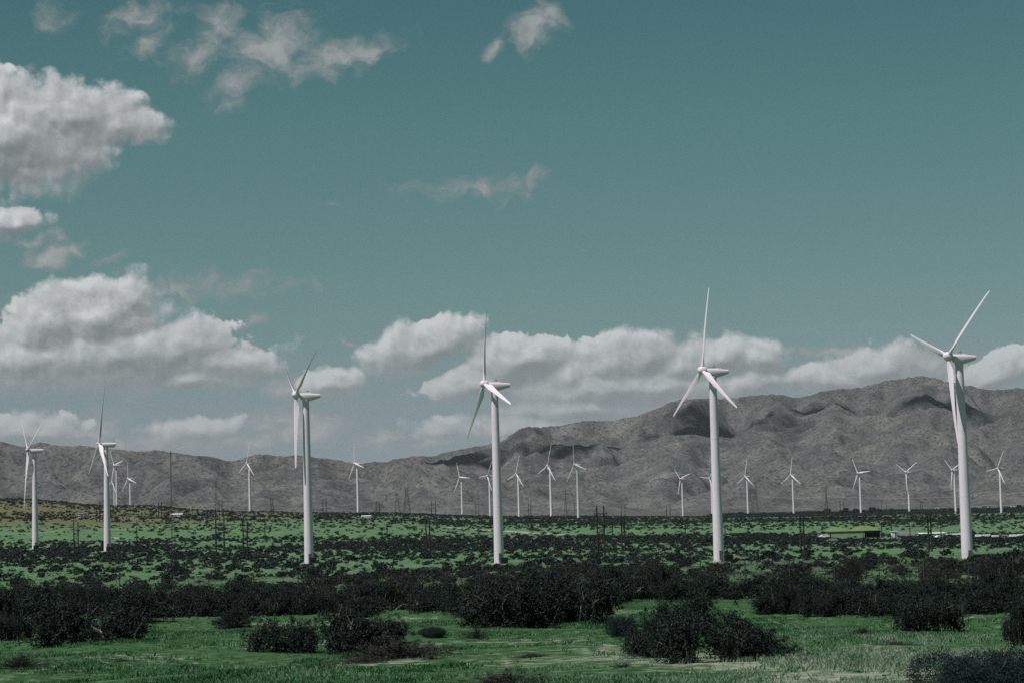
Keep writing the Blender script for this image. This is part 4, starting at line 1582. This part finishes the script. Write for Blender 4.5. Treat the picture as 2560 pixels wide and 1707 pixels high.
BUSH = []
for sd in range(7):
    v, f, mb = stem_bush(20 + sd, 110, 22000, .024, 1.06, .84, multi=(6, 9, 5, 0, 7, 4, 8)[sd], wig=.04)
    lm = np_mesh("foliage", v, f)
    lm.materials.append(M_BUSH)
    BUSH.append((lm, mb.mesh("branches", M_TWIG, False)))
SAGE = []
for sd in range(2):
    q = lumpy_points(44000, 300 + sd, 12, .45)
    q[:, 2] *= .62
    q += np.random.default_rng(sd).normal(0, .022, q.shape)
    q[:, 2] = np.abs(q[:, 2])
    v, f = quads(q, .024, .20, np.random.default_rng(5 + sd))
    lm = np_mesh("foliage", v, f)
    lm.materials.append(M_SAGE)
    mb = MB()
    for k in range(14):
        a = k * 2.4
        mb.tube((0, 0, 0), (math.cos(a) * .5, math.sin(a) * .5, .35 + .02 * k), .014, .006, 4, False)
    SAGE.append((lm, mb.mesh("branches", M_TWIG, False)))
DRYB = []
for sd in range(2):
    v, f, mb = stem_bush(50 + sd, 130, 3600, .020, 1.25, .42, .1, .2, .06, True)
    lm = np_mesh("foliage", v, f)
    lm.materials.append(M_DRY)
    DRYB.append((lm, mb.mesh("branches", M_DRY, False)))


EXT = {}
for _lib in (BUSH, SAGE, DRYB):
    for _me, _ in _lib:
        co = np.zeros(len(_me.vertices) * 3, dtype=np.float32)
        _me.vertices.foreach_get('co', co)
        co = co.reshape(-1, 3)
        EXT[_me.name] = (float(np.percentile(np.hypot(co[:, 0], co[:, 1]), 93)), float(np.percentile(co[:, 2], 97.5)))


def place_bush(px, yb, wpx, hpx, label, lib=None, k=0, name="creosote_bush", cat="bush", group=None, rz=None, sink=.06, d=None, twigs=True):
    if d:
        r = ray(px, yb) * d
        p = Vector((r.x, r.y, hz(r.x, r.y)))
    else:
        p = at(px, yb)
    s = p.y / FPX
    lib = lib or BUSH
    a, b_ = lib[k % len(lib)]
    w, h = wpx * s / 2, hpx * s
    root = empty(name, p + Vector((0, w * .35, -sink)), rz if rz is not None else rng.uniform(0, 6.28))
    tag(root, label, cat, group)
    ex, ez = EXT[a.name]
    sc = (w / ex, w / ex * .9, h / ez)
    for nm, me in (("foliage", a), ("branches", b_)):
        o = link_mesh(nm, me, None, root)
        o.scale = sc
    return root


# the bushes that can be told apart in the foreground
place_bush(214, 1610, 290, 105, "big dark rounded bush at the left, right-hand one of the near pair", k=0)
place_bush(15, 1600, 120, 70, "small dark bush cut off by the left edge of the foreground grass", k=1)
place_bush(70, 1566, 200, 88, "dark bush behind the big rounded bush at the left edge", k=2)
place_bush(330, 1556, 190, 70, "dark bush right behind the big rounded foreground bush at the left", k=3)
place_bush(586, 1567, 115, 42, "small low dark bush alone in the grass left of the striped tower", k=3)
place_bush(725, 1634, 190, 80, "left half of the low dark bush clump below the striped tower", k=1)
place_bush(840, 1632, 250, 105, "taller middle bush of the dark clump below the striped tower", k=4)
place_bush(960, 1610, 160, 62, "ragged right-hand bush with bleached twigs in the clump below the striped tower", k=2)
place_bush(995, 1648, 260, 58, "flat patch of dead brown brush right of the dark clump", DRYB, 0, "dead_brush", "brush")
place_bush(1084, 1593, 80, 27, "low blue-grey shrub in the grass left of the centre", SAGE, 0, "sage_shrub", "shrub")
place_bush(1192, 1596, 85, 30, "low brown-grey shrub beside the blue-grey one, below the big centre bush", DRYB, 1, "dry_shrub", "shrub")
place_bush(1250, 1565, 290, 108, "huge dark bush below the centre tower, left part", k=0)
place_bush(1425, 1558, 250, 112, "huge dark bush below the centre tower, right part", k=1)
place_bush(1180, 1535, 150, 74, "dark bush left of the huge bush below the centre tower", k=2)
place_bush(1630, 1643, 190, 92, "broad dark foreground bush right of centre, left part with pale branches", k=6)
place_bush(1745, 1648, 270, 118, "broad dark foreground bush right of centre, middle part", k=2)
place_bush(1890, 1645, 190, 78, "broad dark foreground bush right of centre, low right end", k=3)
place_bush(1710, 1592, 190, 112, "ragged dark bush standing behind the broad foreground bush right of centre", k=0)
place_bush(1553, 1590, 70, 50, "small blue-green shrub hugging the left side of the broad foreground bush", SAGE, 1, "sage_shrub", "shrub")
place_bush(2307, 1580, 190, 90, "dark rounded bush in the right foreground in front of the thicket", k=1)
place_bush(2575, 1618, 110, 125, "dark bush cut off by the right edge", k=2)
place_bush(2160, 1585, 70, 22, "small heap of dead grey twigs in the grass at right", DRYB, 1, "dead_brush", "brush")
place_bush(1265, 1712, 230, 42, "tangle of dead twigs at the bottom edge below the centre", DRYB, 0, "dead_brush", "brush")
place_bush(45, 1668, 150, 34, "flat dark dead brush at the bottom left edge", DRYB, 1, "dead_brush", "brush")
place_bush(2480, 1800, 340, 104, "fuzzy blue-green shrub cut off by the bottom right corner", SAGE, 1, "sage_shrub", "shrub", d=26.0)
place_bush(1400, 1462, 120, 46, "tall dark bush rising above the thicket right of the centre tower", k=3)
place_bush(2150, 1452, 110, 50, "pair of tall bush crowns above the thicket, left of the largest turbine", k=4)
place_bush(2490, 1466, 150, 62, "dark bush with long leaning branches right of the largest turbine's foot", k=0)
# tangles of dead twigs and weeds in the grass
for k, (px, yb, w, h) in enumerate([(905, 1660, 170, 26), (1080, 1652, 120, 20), (1330, 1640, 90, 16), (1560, 1668, 110, 18), (1985, 1636, 120, 18), (2090, 1668, 80, 12), (2240, 1612, 120, 16), (455, 1668, 110, 14), (300, 1652, 70, 12), (1700, 1694, 90, 14)]):
    place_bush(px, yb, w, h, "low tangle of dead twigs lying in the foreground grass", DRYB, k, "dead_brush", "brush", "tangles of dead twigs in the grass")
_wm = []
for k in range(2):
    v, f = shrub_proto(700 + k, 1500, .06, .8)
    me = np_mesh("weed_tuft", v, f)
    me.materials.append(M_BUSH)
    _wm.append(me)
for k, (px, yb, w) in enumerate([(2045, 1660, 26), (2110, 1652, 20), (2152, 1682, 32), (1935, 1690, 24), (1880, 1672, 20), (2200, 1668, 18), (1975, 1665, 22), (2218, 1690, 26), (1820, 1698, 28), (2255, 1655, 16), (1500, 1680, 20), (1395, 1698, 24)]):
    p = at(px, yb)
    o = link_mesh("weed_tuft", _wm[k % 2], None, None, p - Vector((0, 0, .02)))
    q = w / 2 * p.y / FPX
    o.scale = (q, q, q * .9)
    o.rotation_euler = (0, 0, k * 1.3)
    tag(o, "small dark weed tuft in the pale grass at the bottom right", "weed", "small dark weed tufts in the pale grass")

# the thicket along the fence
band = []
for px in np.arange(-60, 2640, 47.0):
    for row in range(2):
        x = px + rng.uniform(-22, 22)
        if row == 0:
            yb = np.interp(x, [0, 560, 640, 900, 1000, 1120, 1600, 1800, 1930, 2400, 2560], [1542, 1540, 1538, 1540, 1520, 1526, 1500, 1490, 1540, 1538, 1520]) + rng.uniform(-8, 3)
            hh = rng.uniform(36, 70) * np.interp(x, [0, 1000, 1200, 1900, 2560], [1, 1, 1.12, 1.2, 1.15])
        else:
            yb = np.interp(x, [0, 600, 1200, 1800, 2560], [1524, 1520, 1512, 1496, 1500]) + rng.uniform(-10, 3)
            hh = rng.uniform(24, 50) * np.interp(x, [0, 1100, 1300, 2560], [1, 1, 1.1, 1.05])
        if 1790 < x < 1925 and row == 0:
            continue
        band.append((x, yb, rng.uniform(105, 170), hh))
for n, (x, yb, w, h) in enumerate(sorted(band, key=lambda q: q[1])):
    place_bush(x, yb, w, h, "dark creosote bush in the dense thicket along the wire fence", k=n, group="thicket bushes along the fence")

# scattered bushes of the plain: lighter copies, then one mass for the far ones
MID = []
for sd in range(7):
    v, f = shrub_proto(100 + sd, 520, .10, .86 + .08 * (sd % 3))
    me = np_mesh("scrub_bush", v, f)
    me.materials.append(M_SCRUB)
    MID.append(me)
FARP = [shrub_proto(200 + sd, 50, .26, .86) for sd in range(8)]


def density(x, y):
    """bushes per square metre"""
    u = x / y
    d = np.interp(y, [165, 300, 420, 560, 640, 900, 980, 1030, 1350, 1480, 1700, 2600, 2900], [1 / 120, 1 / 110, 1 / 95, 1 / 60, 1 / 22, 1 / 15, 1 / 28, 1 / 150, 1 / 140, 1 / 95, 1 / 75, 1 / 85, 1 / 140])
    n = fbm(x / 55, y / 120, 3, 91)
    d = d * np.clip(1 + 1.5 * n, .25, 2.0) * (1 - .38 * np.clip((u + .02) / .12, 0, 1))
    strip = np.exp(-((y - 965 - 30 * fbm(x / 160, 0 * x, 2, 95)) / 16) ** 2)
    d = d + strip / 32
    hill = np.clip((y - 1050) / 200, 0, 1) * np.clip((-u - .07) / .06, 0, 1)
    d = d * (1 - hill) + hill / 105 * np.clip(1 + 1.5 * n, .2, 2)
    return d


# desert bushes keep their distance from one another: one place at most in each cell of a loose grid
G = 3.7
pts = []
for jy in range(int(168 / G), int(2880 / G)):
    xm = .30 * jy * G + 15
    jx = np.arange(-int(xm / G), int(xm / G) + 1)
    x = (jx + .5 * (jy % 2) + rng.uniform(-.46, .46, len(jx))) * G
    y = (jy + rng.uniform(-.46, .46, len(jx))) * G
    keep = rng.random(len(x)) < density(x, y) * G * G
    pts.append(np.stack([x[keep], y[keep]], 1))
pts = np.concatenate(pts)
# keep the feet of the towers and the building yards clear
for (k, tx, ty, *_r) in TURBINES[:6]:
    pts = pts[~((np.abs(pts[:, 0] - tx) < 4.0) & (pts[:, 1] < ty + 4) & (pts[:, 1] > ty - 26))]
_b = at(2136, 1343)
pts = pts[~((np.abs(pts[:, 0] - _b.x) < 17) & (pts[:, 1] < _b.y + 14) & (pts[:, 1] > _b.y - 45) & (rng.random(len(pts)) < .9))]
pz = height(pts[:, 0], pts[:, 1])
sz = rng.lognormal(-0.08, .30, len(pts)) * np.where(pts[:, 1] > 1400, 1.25, np.where(pts[:, 1] < 600, 1.22, 1.0))
inview = np.abs(pts[:, 0] / pts[:, 1]) < .25
rank = np.where(inview, -sz / pts[:, 1], 1.0)
order = np.argsort(rank)
N_IND = 300 - len(band) - 28
ind = order[:N_IND]
mass = order[N_IND:]
TX = [(t[1] / t[2], n) for t, n in zip(TURBINES[:6], ("the leftmost turbine", "the second turbine from the left", "the shadow-striped tower", "the centre tower", "the right-of-centre tower", "the largest turbine's tower"))]
for i in ind:
    x, y = pts[i]
    o = link_mesh("scrub_bush", MID[i % 7], None, None, (x, y, pz[i] - .05))
    s = sz[i] * 1.02
    o.scale = (s * 1.15, s * 1.1, s)
    o.rotation_euler = (0, 0, rng.uniform(0, 6.28))
    u = x / y
    tn = min(TX, key=lambda q: abs(q[0] - u))
    side = "left" if u < tn[0] else "right"
    zone = "just beyond the wire fence" if y < 250 else "on the green plain" if y < 420 else "far out on the green plain"
    tag(o, f"dark bush {zone}, {side} of {tn[1]}", "bush", "bushes scattered over the green plain")
# one mass of far scrub
V, F, off = [], [], 0
pk = rng.integers(0, len(FARP), len(mass))
for k, (pv, pf) in enumerate(FARP):
    ii = mass[pk == k]
    a = rng.uniform(0, 6.28, len(ii))
    s = sz[ii] * 1.02
    ca, sa = np.cos(a), np.sin(a)
    X = (pv[None, :, 0] * ca[:, None] - pv[None, :, 1] * sa[:, None]) * (s * 1.2)[:, None] + pts[ii, 0][:, None]
    Y = (pv[None, :, 0] * sa[:, None] + pv[None, :, 1] * ca[:, None]) * (s * 1.1)[:, None] + pts[ii, 1][:, None]
    Z = pv[None, :, 2] * s[:, None] + (pz[ii] - .08)[:, None]
    V.append(np.stack([X, Y, Z], -1).reshape(-1, 3))
    F.append((pf[None] + (np.arange(len(ii)) * len(pv))[:, None, None]).reshape(-1, 4) + off)
    off += len(ii) * len(pv)
tag(link_mesh("far_scrub", np_mesh("far_scrub", np.concatenate(V), np.concatenate(F)), M_SCRUB),
    "mass of small dark bushes dotted over the far green plain and the tan hill", "scrub", kind='stuff')
print("bushes", len(pts), "mass", len(mass), "band", len(band))


def tufts():
    """low weeds and grass clumps between the bushes"""
    n = 26000
    y = 155 * (820 / 155) ** rng.random(n)
    x = (rng.random(n) * 2 - 1) * (.285 * y + 8)
    k = rng.random(n) < np.clip(.5 + 1.8 * fbm(x / 14, y / 30, 3, 66), .05, 1)
    x, y = x[k], y[k]
    z = height(x, y)
    m = 9
    s = np.repeat(rng.uniform(.12, .42, len(x)), m)
    P = np.repeat(np.stack([x, y, z], 1), m, 0) + rng.normal(0, 1, (len(x) * m, 3)) * np.stack([s, s, s * 0], 1)
    P[:, 2] += np.abs(rng.normal(0, .5, len(P))) * s
    v, f = quads(P, .13, .5)
    mt = leaf_mat("weed_leaf", (0.020, 0.040, 0.022), (0.075, 0.125, 0.072), scale=.15)
    tag(link_mesh("weeds", np_mesh("weeds", v, f), mt), "low weeds and grass clumps between the bushes of the plain", "weeds", kind='stuff')


tufts()


def tree(px, yb, wpx, hpx, label, group, d=2700.0, seed=0):
    if d:
        r = ray(px, yb) * d
        p = Vector((r.x, r.y, hz(r.x, r.y)))
        up = max(0.0, r.z - p.z)
    else:
        p, up = at(px, yb, dmax=2500), 0.0
    s = p.y / FPX
    w, h = wpx * s / 2, hpx * s + up
    root = empty("tree", p, rng.uniform(0, 6))
    tag(root, label, "tree", group)
    q = lumpy_points(700, 400 + seed, 8, .4)
    q = q * np.array([w, w, h * .92]) + np.array([0, 0, h * .10])
    v, f = quads(q, .055 * (w + h), .6, np.random.default_rng(seed))
    link_mesh("crown", np_mesh("crown", v, f), M_TREE, root)
    mb = MB()
    mb.tube((0, 0, -.5), (0, 0, h * .4), w * .09 + .1, w * .05 + .05, 7)
    for k in range(4):
        a = k * 1.7
        mb.tube((0, 0, h * .3), (math.cos(a) * w * .5, math.sin(a) * w * .5, h * .62), w * .04 + .05, .04, 5)
    link_mesh("trunk", mb.mesh("trunk", M_BARK), None, root)


TG = "far dark trees along the foot of the mountain"
for n, (px, yb, w, h, wh) in enumerate([
        (2050, 1292, 26, 11, "left of the slim lattice pylon"), (2069, 1292, 20, 17, "at the foot of the slim lattice pylon"), (2104, 1290, 12, 12, "behind a far pole pair"), (2116, 1289, 16, 18, "tallest beside a far pole pair"),
        (2140, 1289, 24, 16, "left of the small turbine above the green roof"), (2160, 1288, 20, 12, "just right of the small turbine above the green roof"), (2180, 1288, 26, 19, "tall one right of the green roof's turbine"),
        (2200, 1287, 24, 14, "between two far pole pairs"), (2228, 1286, 20, 14, "with a pointed top left of the Y-bladed turbine"), (2250, 1286, 26, 10, "low one left of the Y-bladed turbine"), (2290, 1286, 28, 10, "low one right of the Y-bladed turbine"),
        (2330, 1285, 30, 9, "low one above the narrow twin-pole frame"), (2360, 1285, 26, 11, "left of the half-hidden small turbine"), (2376, 1284, 18, 13, "just left of the largest turbine's tower"),
        (2440, 1281, 26, 12, "just right of the largest turbine's tower"), (2475, 1280, 28, 10, "in front of the far town"), (2522, 1279, 26, 12, "right of the right-edge small turbine"), (2548, 1276, 28, 15, "at the right edge"),
        (1830, 1291, 28, 10, "left of the squat pylons"), (1850, 1291, 26, 12, "just left of the squat pylons' turbine"), (1905, 1290, 30, 9, "right of the squat pylons"), (1950, 1290, 26, 8, "left of the upside-down-Y turbine"),
        (2015, 1290, 26, 8, "left of the low tree by the slim pylon"),
        (818 - 18, 1297, 13, 9, "below the far pole pair right of the striped tower"), (848, 1296, 24, 11, "left of the lone white building"), (872, 1296, 15, 8, "just left of the lone white building"), (1033, 1303, 15, 10, "at the foot of the tall pylon left of centre"),
        (226, 1288, 18, 9, "by the white house below the tan hill"), (212, 1290, 12, 7, "right of the white house below the tan hill")]):
    dd = 2700.0 if px > 1200 else None
    tree(px, yb, w, h, "dark far tree " + wh, TG, dd, n)


def treeline():
    """the low dark growth that runs together along the far edge of the plain"""
    xs = np.concatenate([rng.uniform(1780, 2640, 2600)])
    P = []
    r0, r1 = ray(1780, 1289), ray(2640, 1276)
    for x in xs:
        f = (x - 1780) / 860
        d = rng.uniform(2500, 3000)
        r = ray(x, 1285) * d
        P.append((r.x, r.y, hz(r.x, r.y)))
    P = np.array(P)
    hh = 2.2 + 2.4 * np.clip(fbm(P[:, 0] / 40, P[:, 1] / 200, 3, 55) + .3, 0, 1)
    k = 22
    Q = np.repeat(P, k, 0) + np.stack([rng.normal(0, 2.6, len(P) * k), rng.normal(0, 2.6, len(P) * k), rng.random(len(P) * k) * np.repeat(hh, k)], 1)
    v, f = quads(Q, .9, .6)
    tag(link_mesh("far_treeline", np_mesh("far_treeline", v, f), M_TREE), "continuous dark strip of far trees and brush under the mountain at right", "tree line", kind='stuff')


treeline()

# ------------------------------------------------------------------ wire fence


def fence():
    y0 = 142.0
    xs = np.arange(-52, 52.1, 2.9)
    root = empty("wire_fence", (0, y0, hz(0, y0)))
    tag(root, "rusty chain-link fence with thin posts running behind the thicket", "fence")
    H = 1.75
    rz0 = hz(0, y0)
    for x in xs:
        z = hz(x, y0) - rz0
        mb = MB()
        mb.tube((x, 0, z - .3), (x, 0, z + H), .035, None, 7)
        mb.tube((x, 0, z + H), (x + .05, -.28, z + H + .28), .025, None, 5)
        link_mesh("post", mb.mesh("post", M_RUST), None, root)
    mb = MB()
    zz = [hz(x, y0) - rz0 for x in xs]
    for a, b_, za, zb in zip(xs[:-1], xs[1:], zz[:-1], zz[1:]):
        mb.tube((a, 0, za + H - .03), (b_, 0, zb + H - .03), .010, None, 4, False)
    link_mesh("rail", mb.mesh("rail", M_RUST, False), None, root)
    for q in (0.33, .66, 1.0):
        mb = MB()
        for a, b_, za, zb in zip(xs[:-1], xs[1:], zz[:-1], zz[1:]):
            mb.tube((a + .05 * q, -.28 * q, za + H + .28 * q), (b_ + .05 * q, -.28 * q, zb + H + .28 * q), .005, None, 3, False)
        link_mesh("barbed_wire", mb.mesh("barbed_wire", M_RUST, False), None, root)
    V, F = [], []
    o = 0
    st, hh, w = .11, H - .04, .0055
    n = int(104 / st)
    for s in (-1, 1):
        for i in range(-16, n + 16):
            xa = -52 + i * st
            xb = xa + s * hh
            if min(xa, xb) < -52 or max(xa, xb) > 52:
                continue
            za, zb = np.interp([xa, xb], xs, zz)
            V += [(xa - w, .01 * s, za), (xa + w, .01 * s, za), (xb + w, .01 * s, zb + hh), (xb - w, .01 * s, zb + hh)]
            F.append((o, o + 1, o + 2, o + 3))
            o += 4
    link_mesh("mesh_panel", np_mesh("mesh_panel", np.array(V), np.array(F)), M_RUST, root)


M_RUST = flat_mat("rusty_wire", (0.055, 0.048, 0.043), 0.8, 0.3)
fence()

# ------------------------------------------------------------------ dirt tracks, draped a few centimetres over the plain


def track(pp, width, name="dirt_track"):
    P = [at(*q) for q in pp]
    xs, ys = [], []
    for a, b_ in zip(P[:-1], P[1:]):
        for t in np.linspace(0, 1, 40, endpoint=False):
            xs.append(a.x + (b_.x - a.x) * t)
            ys.append(a.y + (b_.y - a.y) * t)
    xs, ys = np.array(xs), np.array(ys)
    tx, ty = np.gradient(xs), np.gradient(ys)
    ln = np.hypot(tx, ty)
    nx, ny = -ty / ln, tx / ln
    V = []
    ws = np.linspace(-.5, .5, 7)
    for k in range(len(xs)):
        wd = width * (1 + .3 * vnoise(np.array([k / 7.0]), np.array([0.5]), 4)[0])
        for w in ws:
            V.append((xs[k] + nx[k] * w * wd, ys[k] + ny[k] * w * wd, 0))
    V = np.array(V)
    V[:, 2] = height(V[:, 0], V[:, 1]) + .06
    m = 7
    idx = np.arange(len(V)).reshape(-1, m)
    f = np.stack([idx[:-1, :-1], idx[:-1, 1:], idx[1:, 1:], idx[1:, :-1]], -1).reshape(-1, 4)
    tag(link_mesh(name, np_mesh(name, V, f, True), M_DIRT), kind='structure')


M_DIRT = flat_mat("pale_dirt", (0.27, 0.265, 0.225), 0.95, 0.3, 0.3)
track([(1120, 1317), (1240, 1325), (1330, 1332), (1420, 1337)], 9)
track([(1560, 1346.5), (1612, 1346), (1660, 1345)], 12)
track([(1405, 1341), (1440, 1341), (1485, 1342)], 9)
track([(975, 1303), (1010, 1306), (1045, 1308)], 10)
track([(500, 1294.5), (440, 1297), (380, 1296), (250, 1296)], 8)
track([(275, 1343), (298, 1346)], 5)

# ------------------------------------------------------------------ grass of the foreground


def grass():
    n = 120000
    y = 22 + (150 - 22) * rng.random(n * 3) ** 1.55
    x = (rng.random(n * 3) * 2 - 1) * (.262 * y + 6)
    pale = fbm(x / 2.6, y / 4.5, 4, 31) + .25 * fbm(x / .7, y / .9, 2, 33)
    keep = rng.random(len(x)) < np.clip(.50 - 2.2 * (pale - .0), .04, 1)
    x, y = x[keep][:n], y[keep][:n]
    n = len(x)
    z = height(x, y)
    hh = np.clip(.045 + .095 * fbm(x / 1.6, y / 1.6, 3, 35), .02, .15)
    m = 6
    X = np.repeat(x, m) + rng.normal(0, .05, n * m)
    Y = np.repeat(y, m) + rng.normal(0, .05, n * m)
    Z = np.repeat(z, m)
    h = np.repeat(hh, m) * rng.uniform(.6, 1.35, n * m)
    a = rng.uniform(0, 6.28, n * m)
    w = .005 + .005 * rng.random(n * m) + np.repeat(y, m) * .00006
    lean = h * rng.uniform(.15, .95, n * m)
    la = a + 1.57 + rng.normal(0, .5, n * m)
    wind = .05 * h
    dx, dy = np.cos(a) * w, np.sin(a) * w
    tx, ty = X + np.cos(la) * lean + wind, Y + np.sin(la) * lean
    mx, my = X + np.cos(la) * lean * .35 + wind * .35, Y + np.sin(la) * lean * .35
    V = np.stack([np.stack([X - dx, Y - dy, Z - .01], -1), np.stack([X + dx, Y + dy, Z - .01], -1), np.stack([mx + dx * .7, my + dy * .7, Z + h * .62], -1),
                  np.stack([tx, ty, Z + h], -1)], 1).reshape(-1, 3)
    f = np.arange(len(V)).reshape(-1, 4)
    m_, t, b = new_mat("meadow_grass")
    geo = t.new('ShaderNodeNewGeometry')
    sp = t.new('ShaderNodeSeparateXYZ')
    t.l.new(geo.outputs['Position'], sp.inputs[0])
    nz = t.noise(geo.outputs['Position'], .38, 4, .6)
    nm = t.noise(geo.outputs['Position'], 1.25, 4, .65)
    k = t.math('ADD', t.math('MULTIPLY_ADD', nm, .55, t.math('MULTIPLY', nz, .55)), t.math('MULTIPLY_ADD', geo.outputs['Random Per Island'], .22, -.16))
    k = t.math('MULTIPLY_ADD', t.math('MULTIPLY', t.smooth(sp.outputs[0], -2.5, 6.0), t.smooth(sp.outputs[1], 62.0, 34.0)), .19, k)
    k = t.math('MULTIPLY_ADD', k, 1.75, -.36)
    c = t.ramp(k, [(0.26, (0.019, 0.062, 0.020)), (0.44, (0.045, 0.138, 0.048)), (0.58, (0.088, 0.222, 0.092)), (0.72, (0.175, 0.305, 0.175)), (0.88, (0.31, 0.38, 0.285))])
    t.l.new(c, b.inputs['Base Color'])
    b.inputs['Roughness'].default_value = .7
    b.inputs['Specular IOR Level'].default_value = .2
    tr = t.new('ShaderNodeBsdfTranslucent')
    t.l.new(c, tr.inputs[0])
    ms = t.new('ShaderNodeMixShader')
    ms.inputs[0].default_value = .42
    t.l.new(b.outputs[0], ms.inputs[1])
    t.l.new(tr.outputs[0], ms.inputs[2])
    t.l.new(ms.outputs[0], t.n['Material Output'].inputs[0])
    tag(link_mesh("grass", np_mesh("grass", V, f), m_), "soft green meadow grass covering the foreground", "grass", kind='stuff')


grass()


# ------------------------------------------------------------------ air between here and the mountains
def haze():
    m = bpy.data.materials.new("haze_air")
    m.use_nodes = True
    t = NT(m.node_tree)
    t.n.clear()
    out = t.new('ShaderNodeOutputMaterial')
    pv = t.new('ShaderNodeVolumePrincipled')
    pv.inputs['Color'].default_value = (0.74, 0.80, 0.84, 1)
    pv.inputs['Density'].default_value = HAZE
    pv.inputs['Anisotropy'].default_value = 0.0
    t.l.new(pv.outputs[0], out.inputs['Volume'])
    mb = MB()
    mb.box((-9900, -200, -60), (9900, 15300, 640))
    tag(link_mesh("haze", mb.mesh("haze", m)), "thin pale air over the plain", "haze", kind='stuff')


HAZE = 1.9e-5
haze()
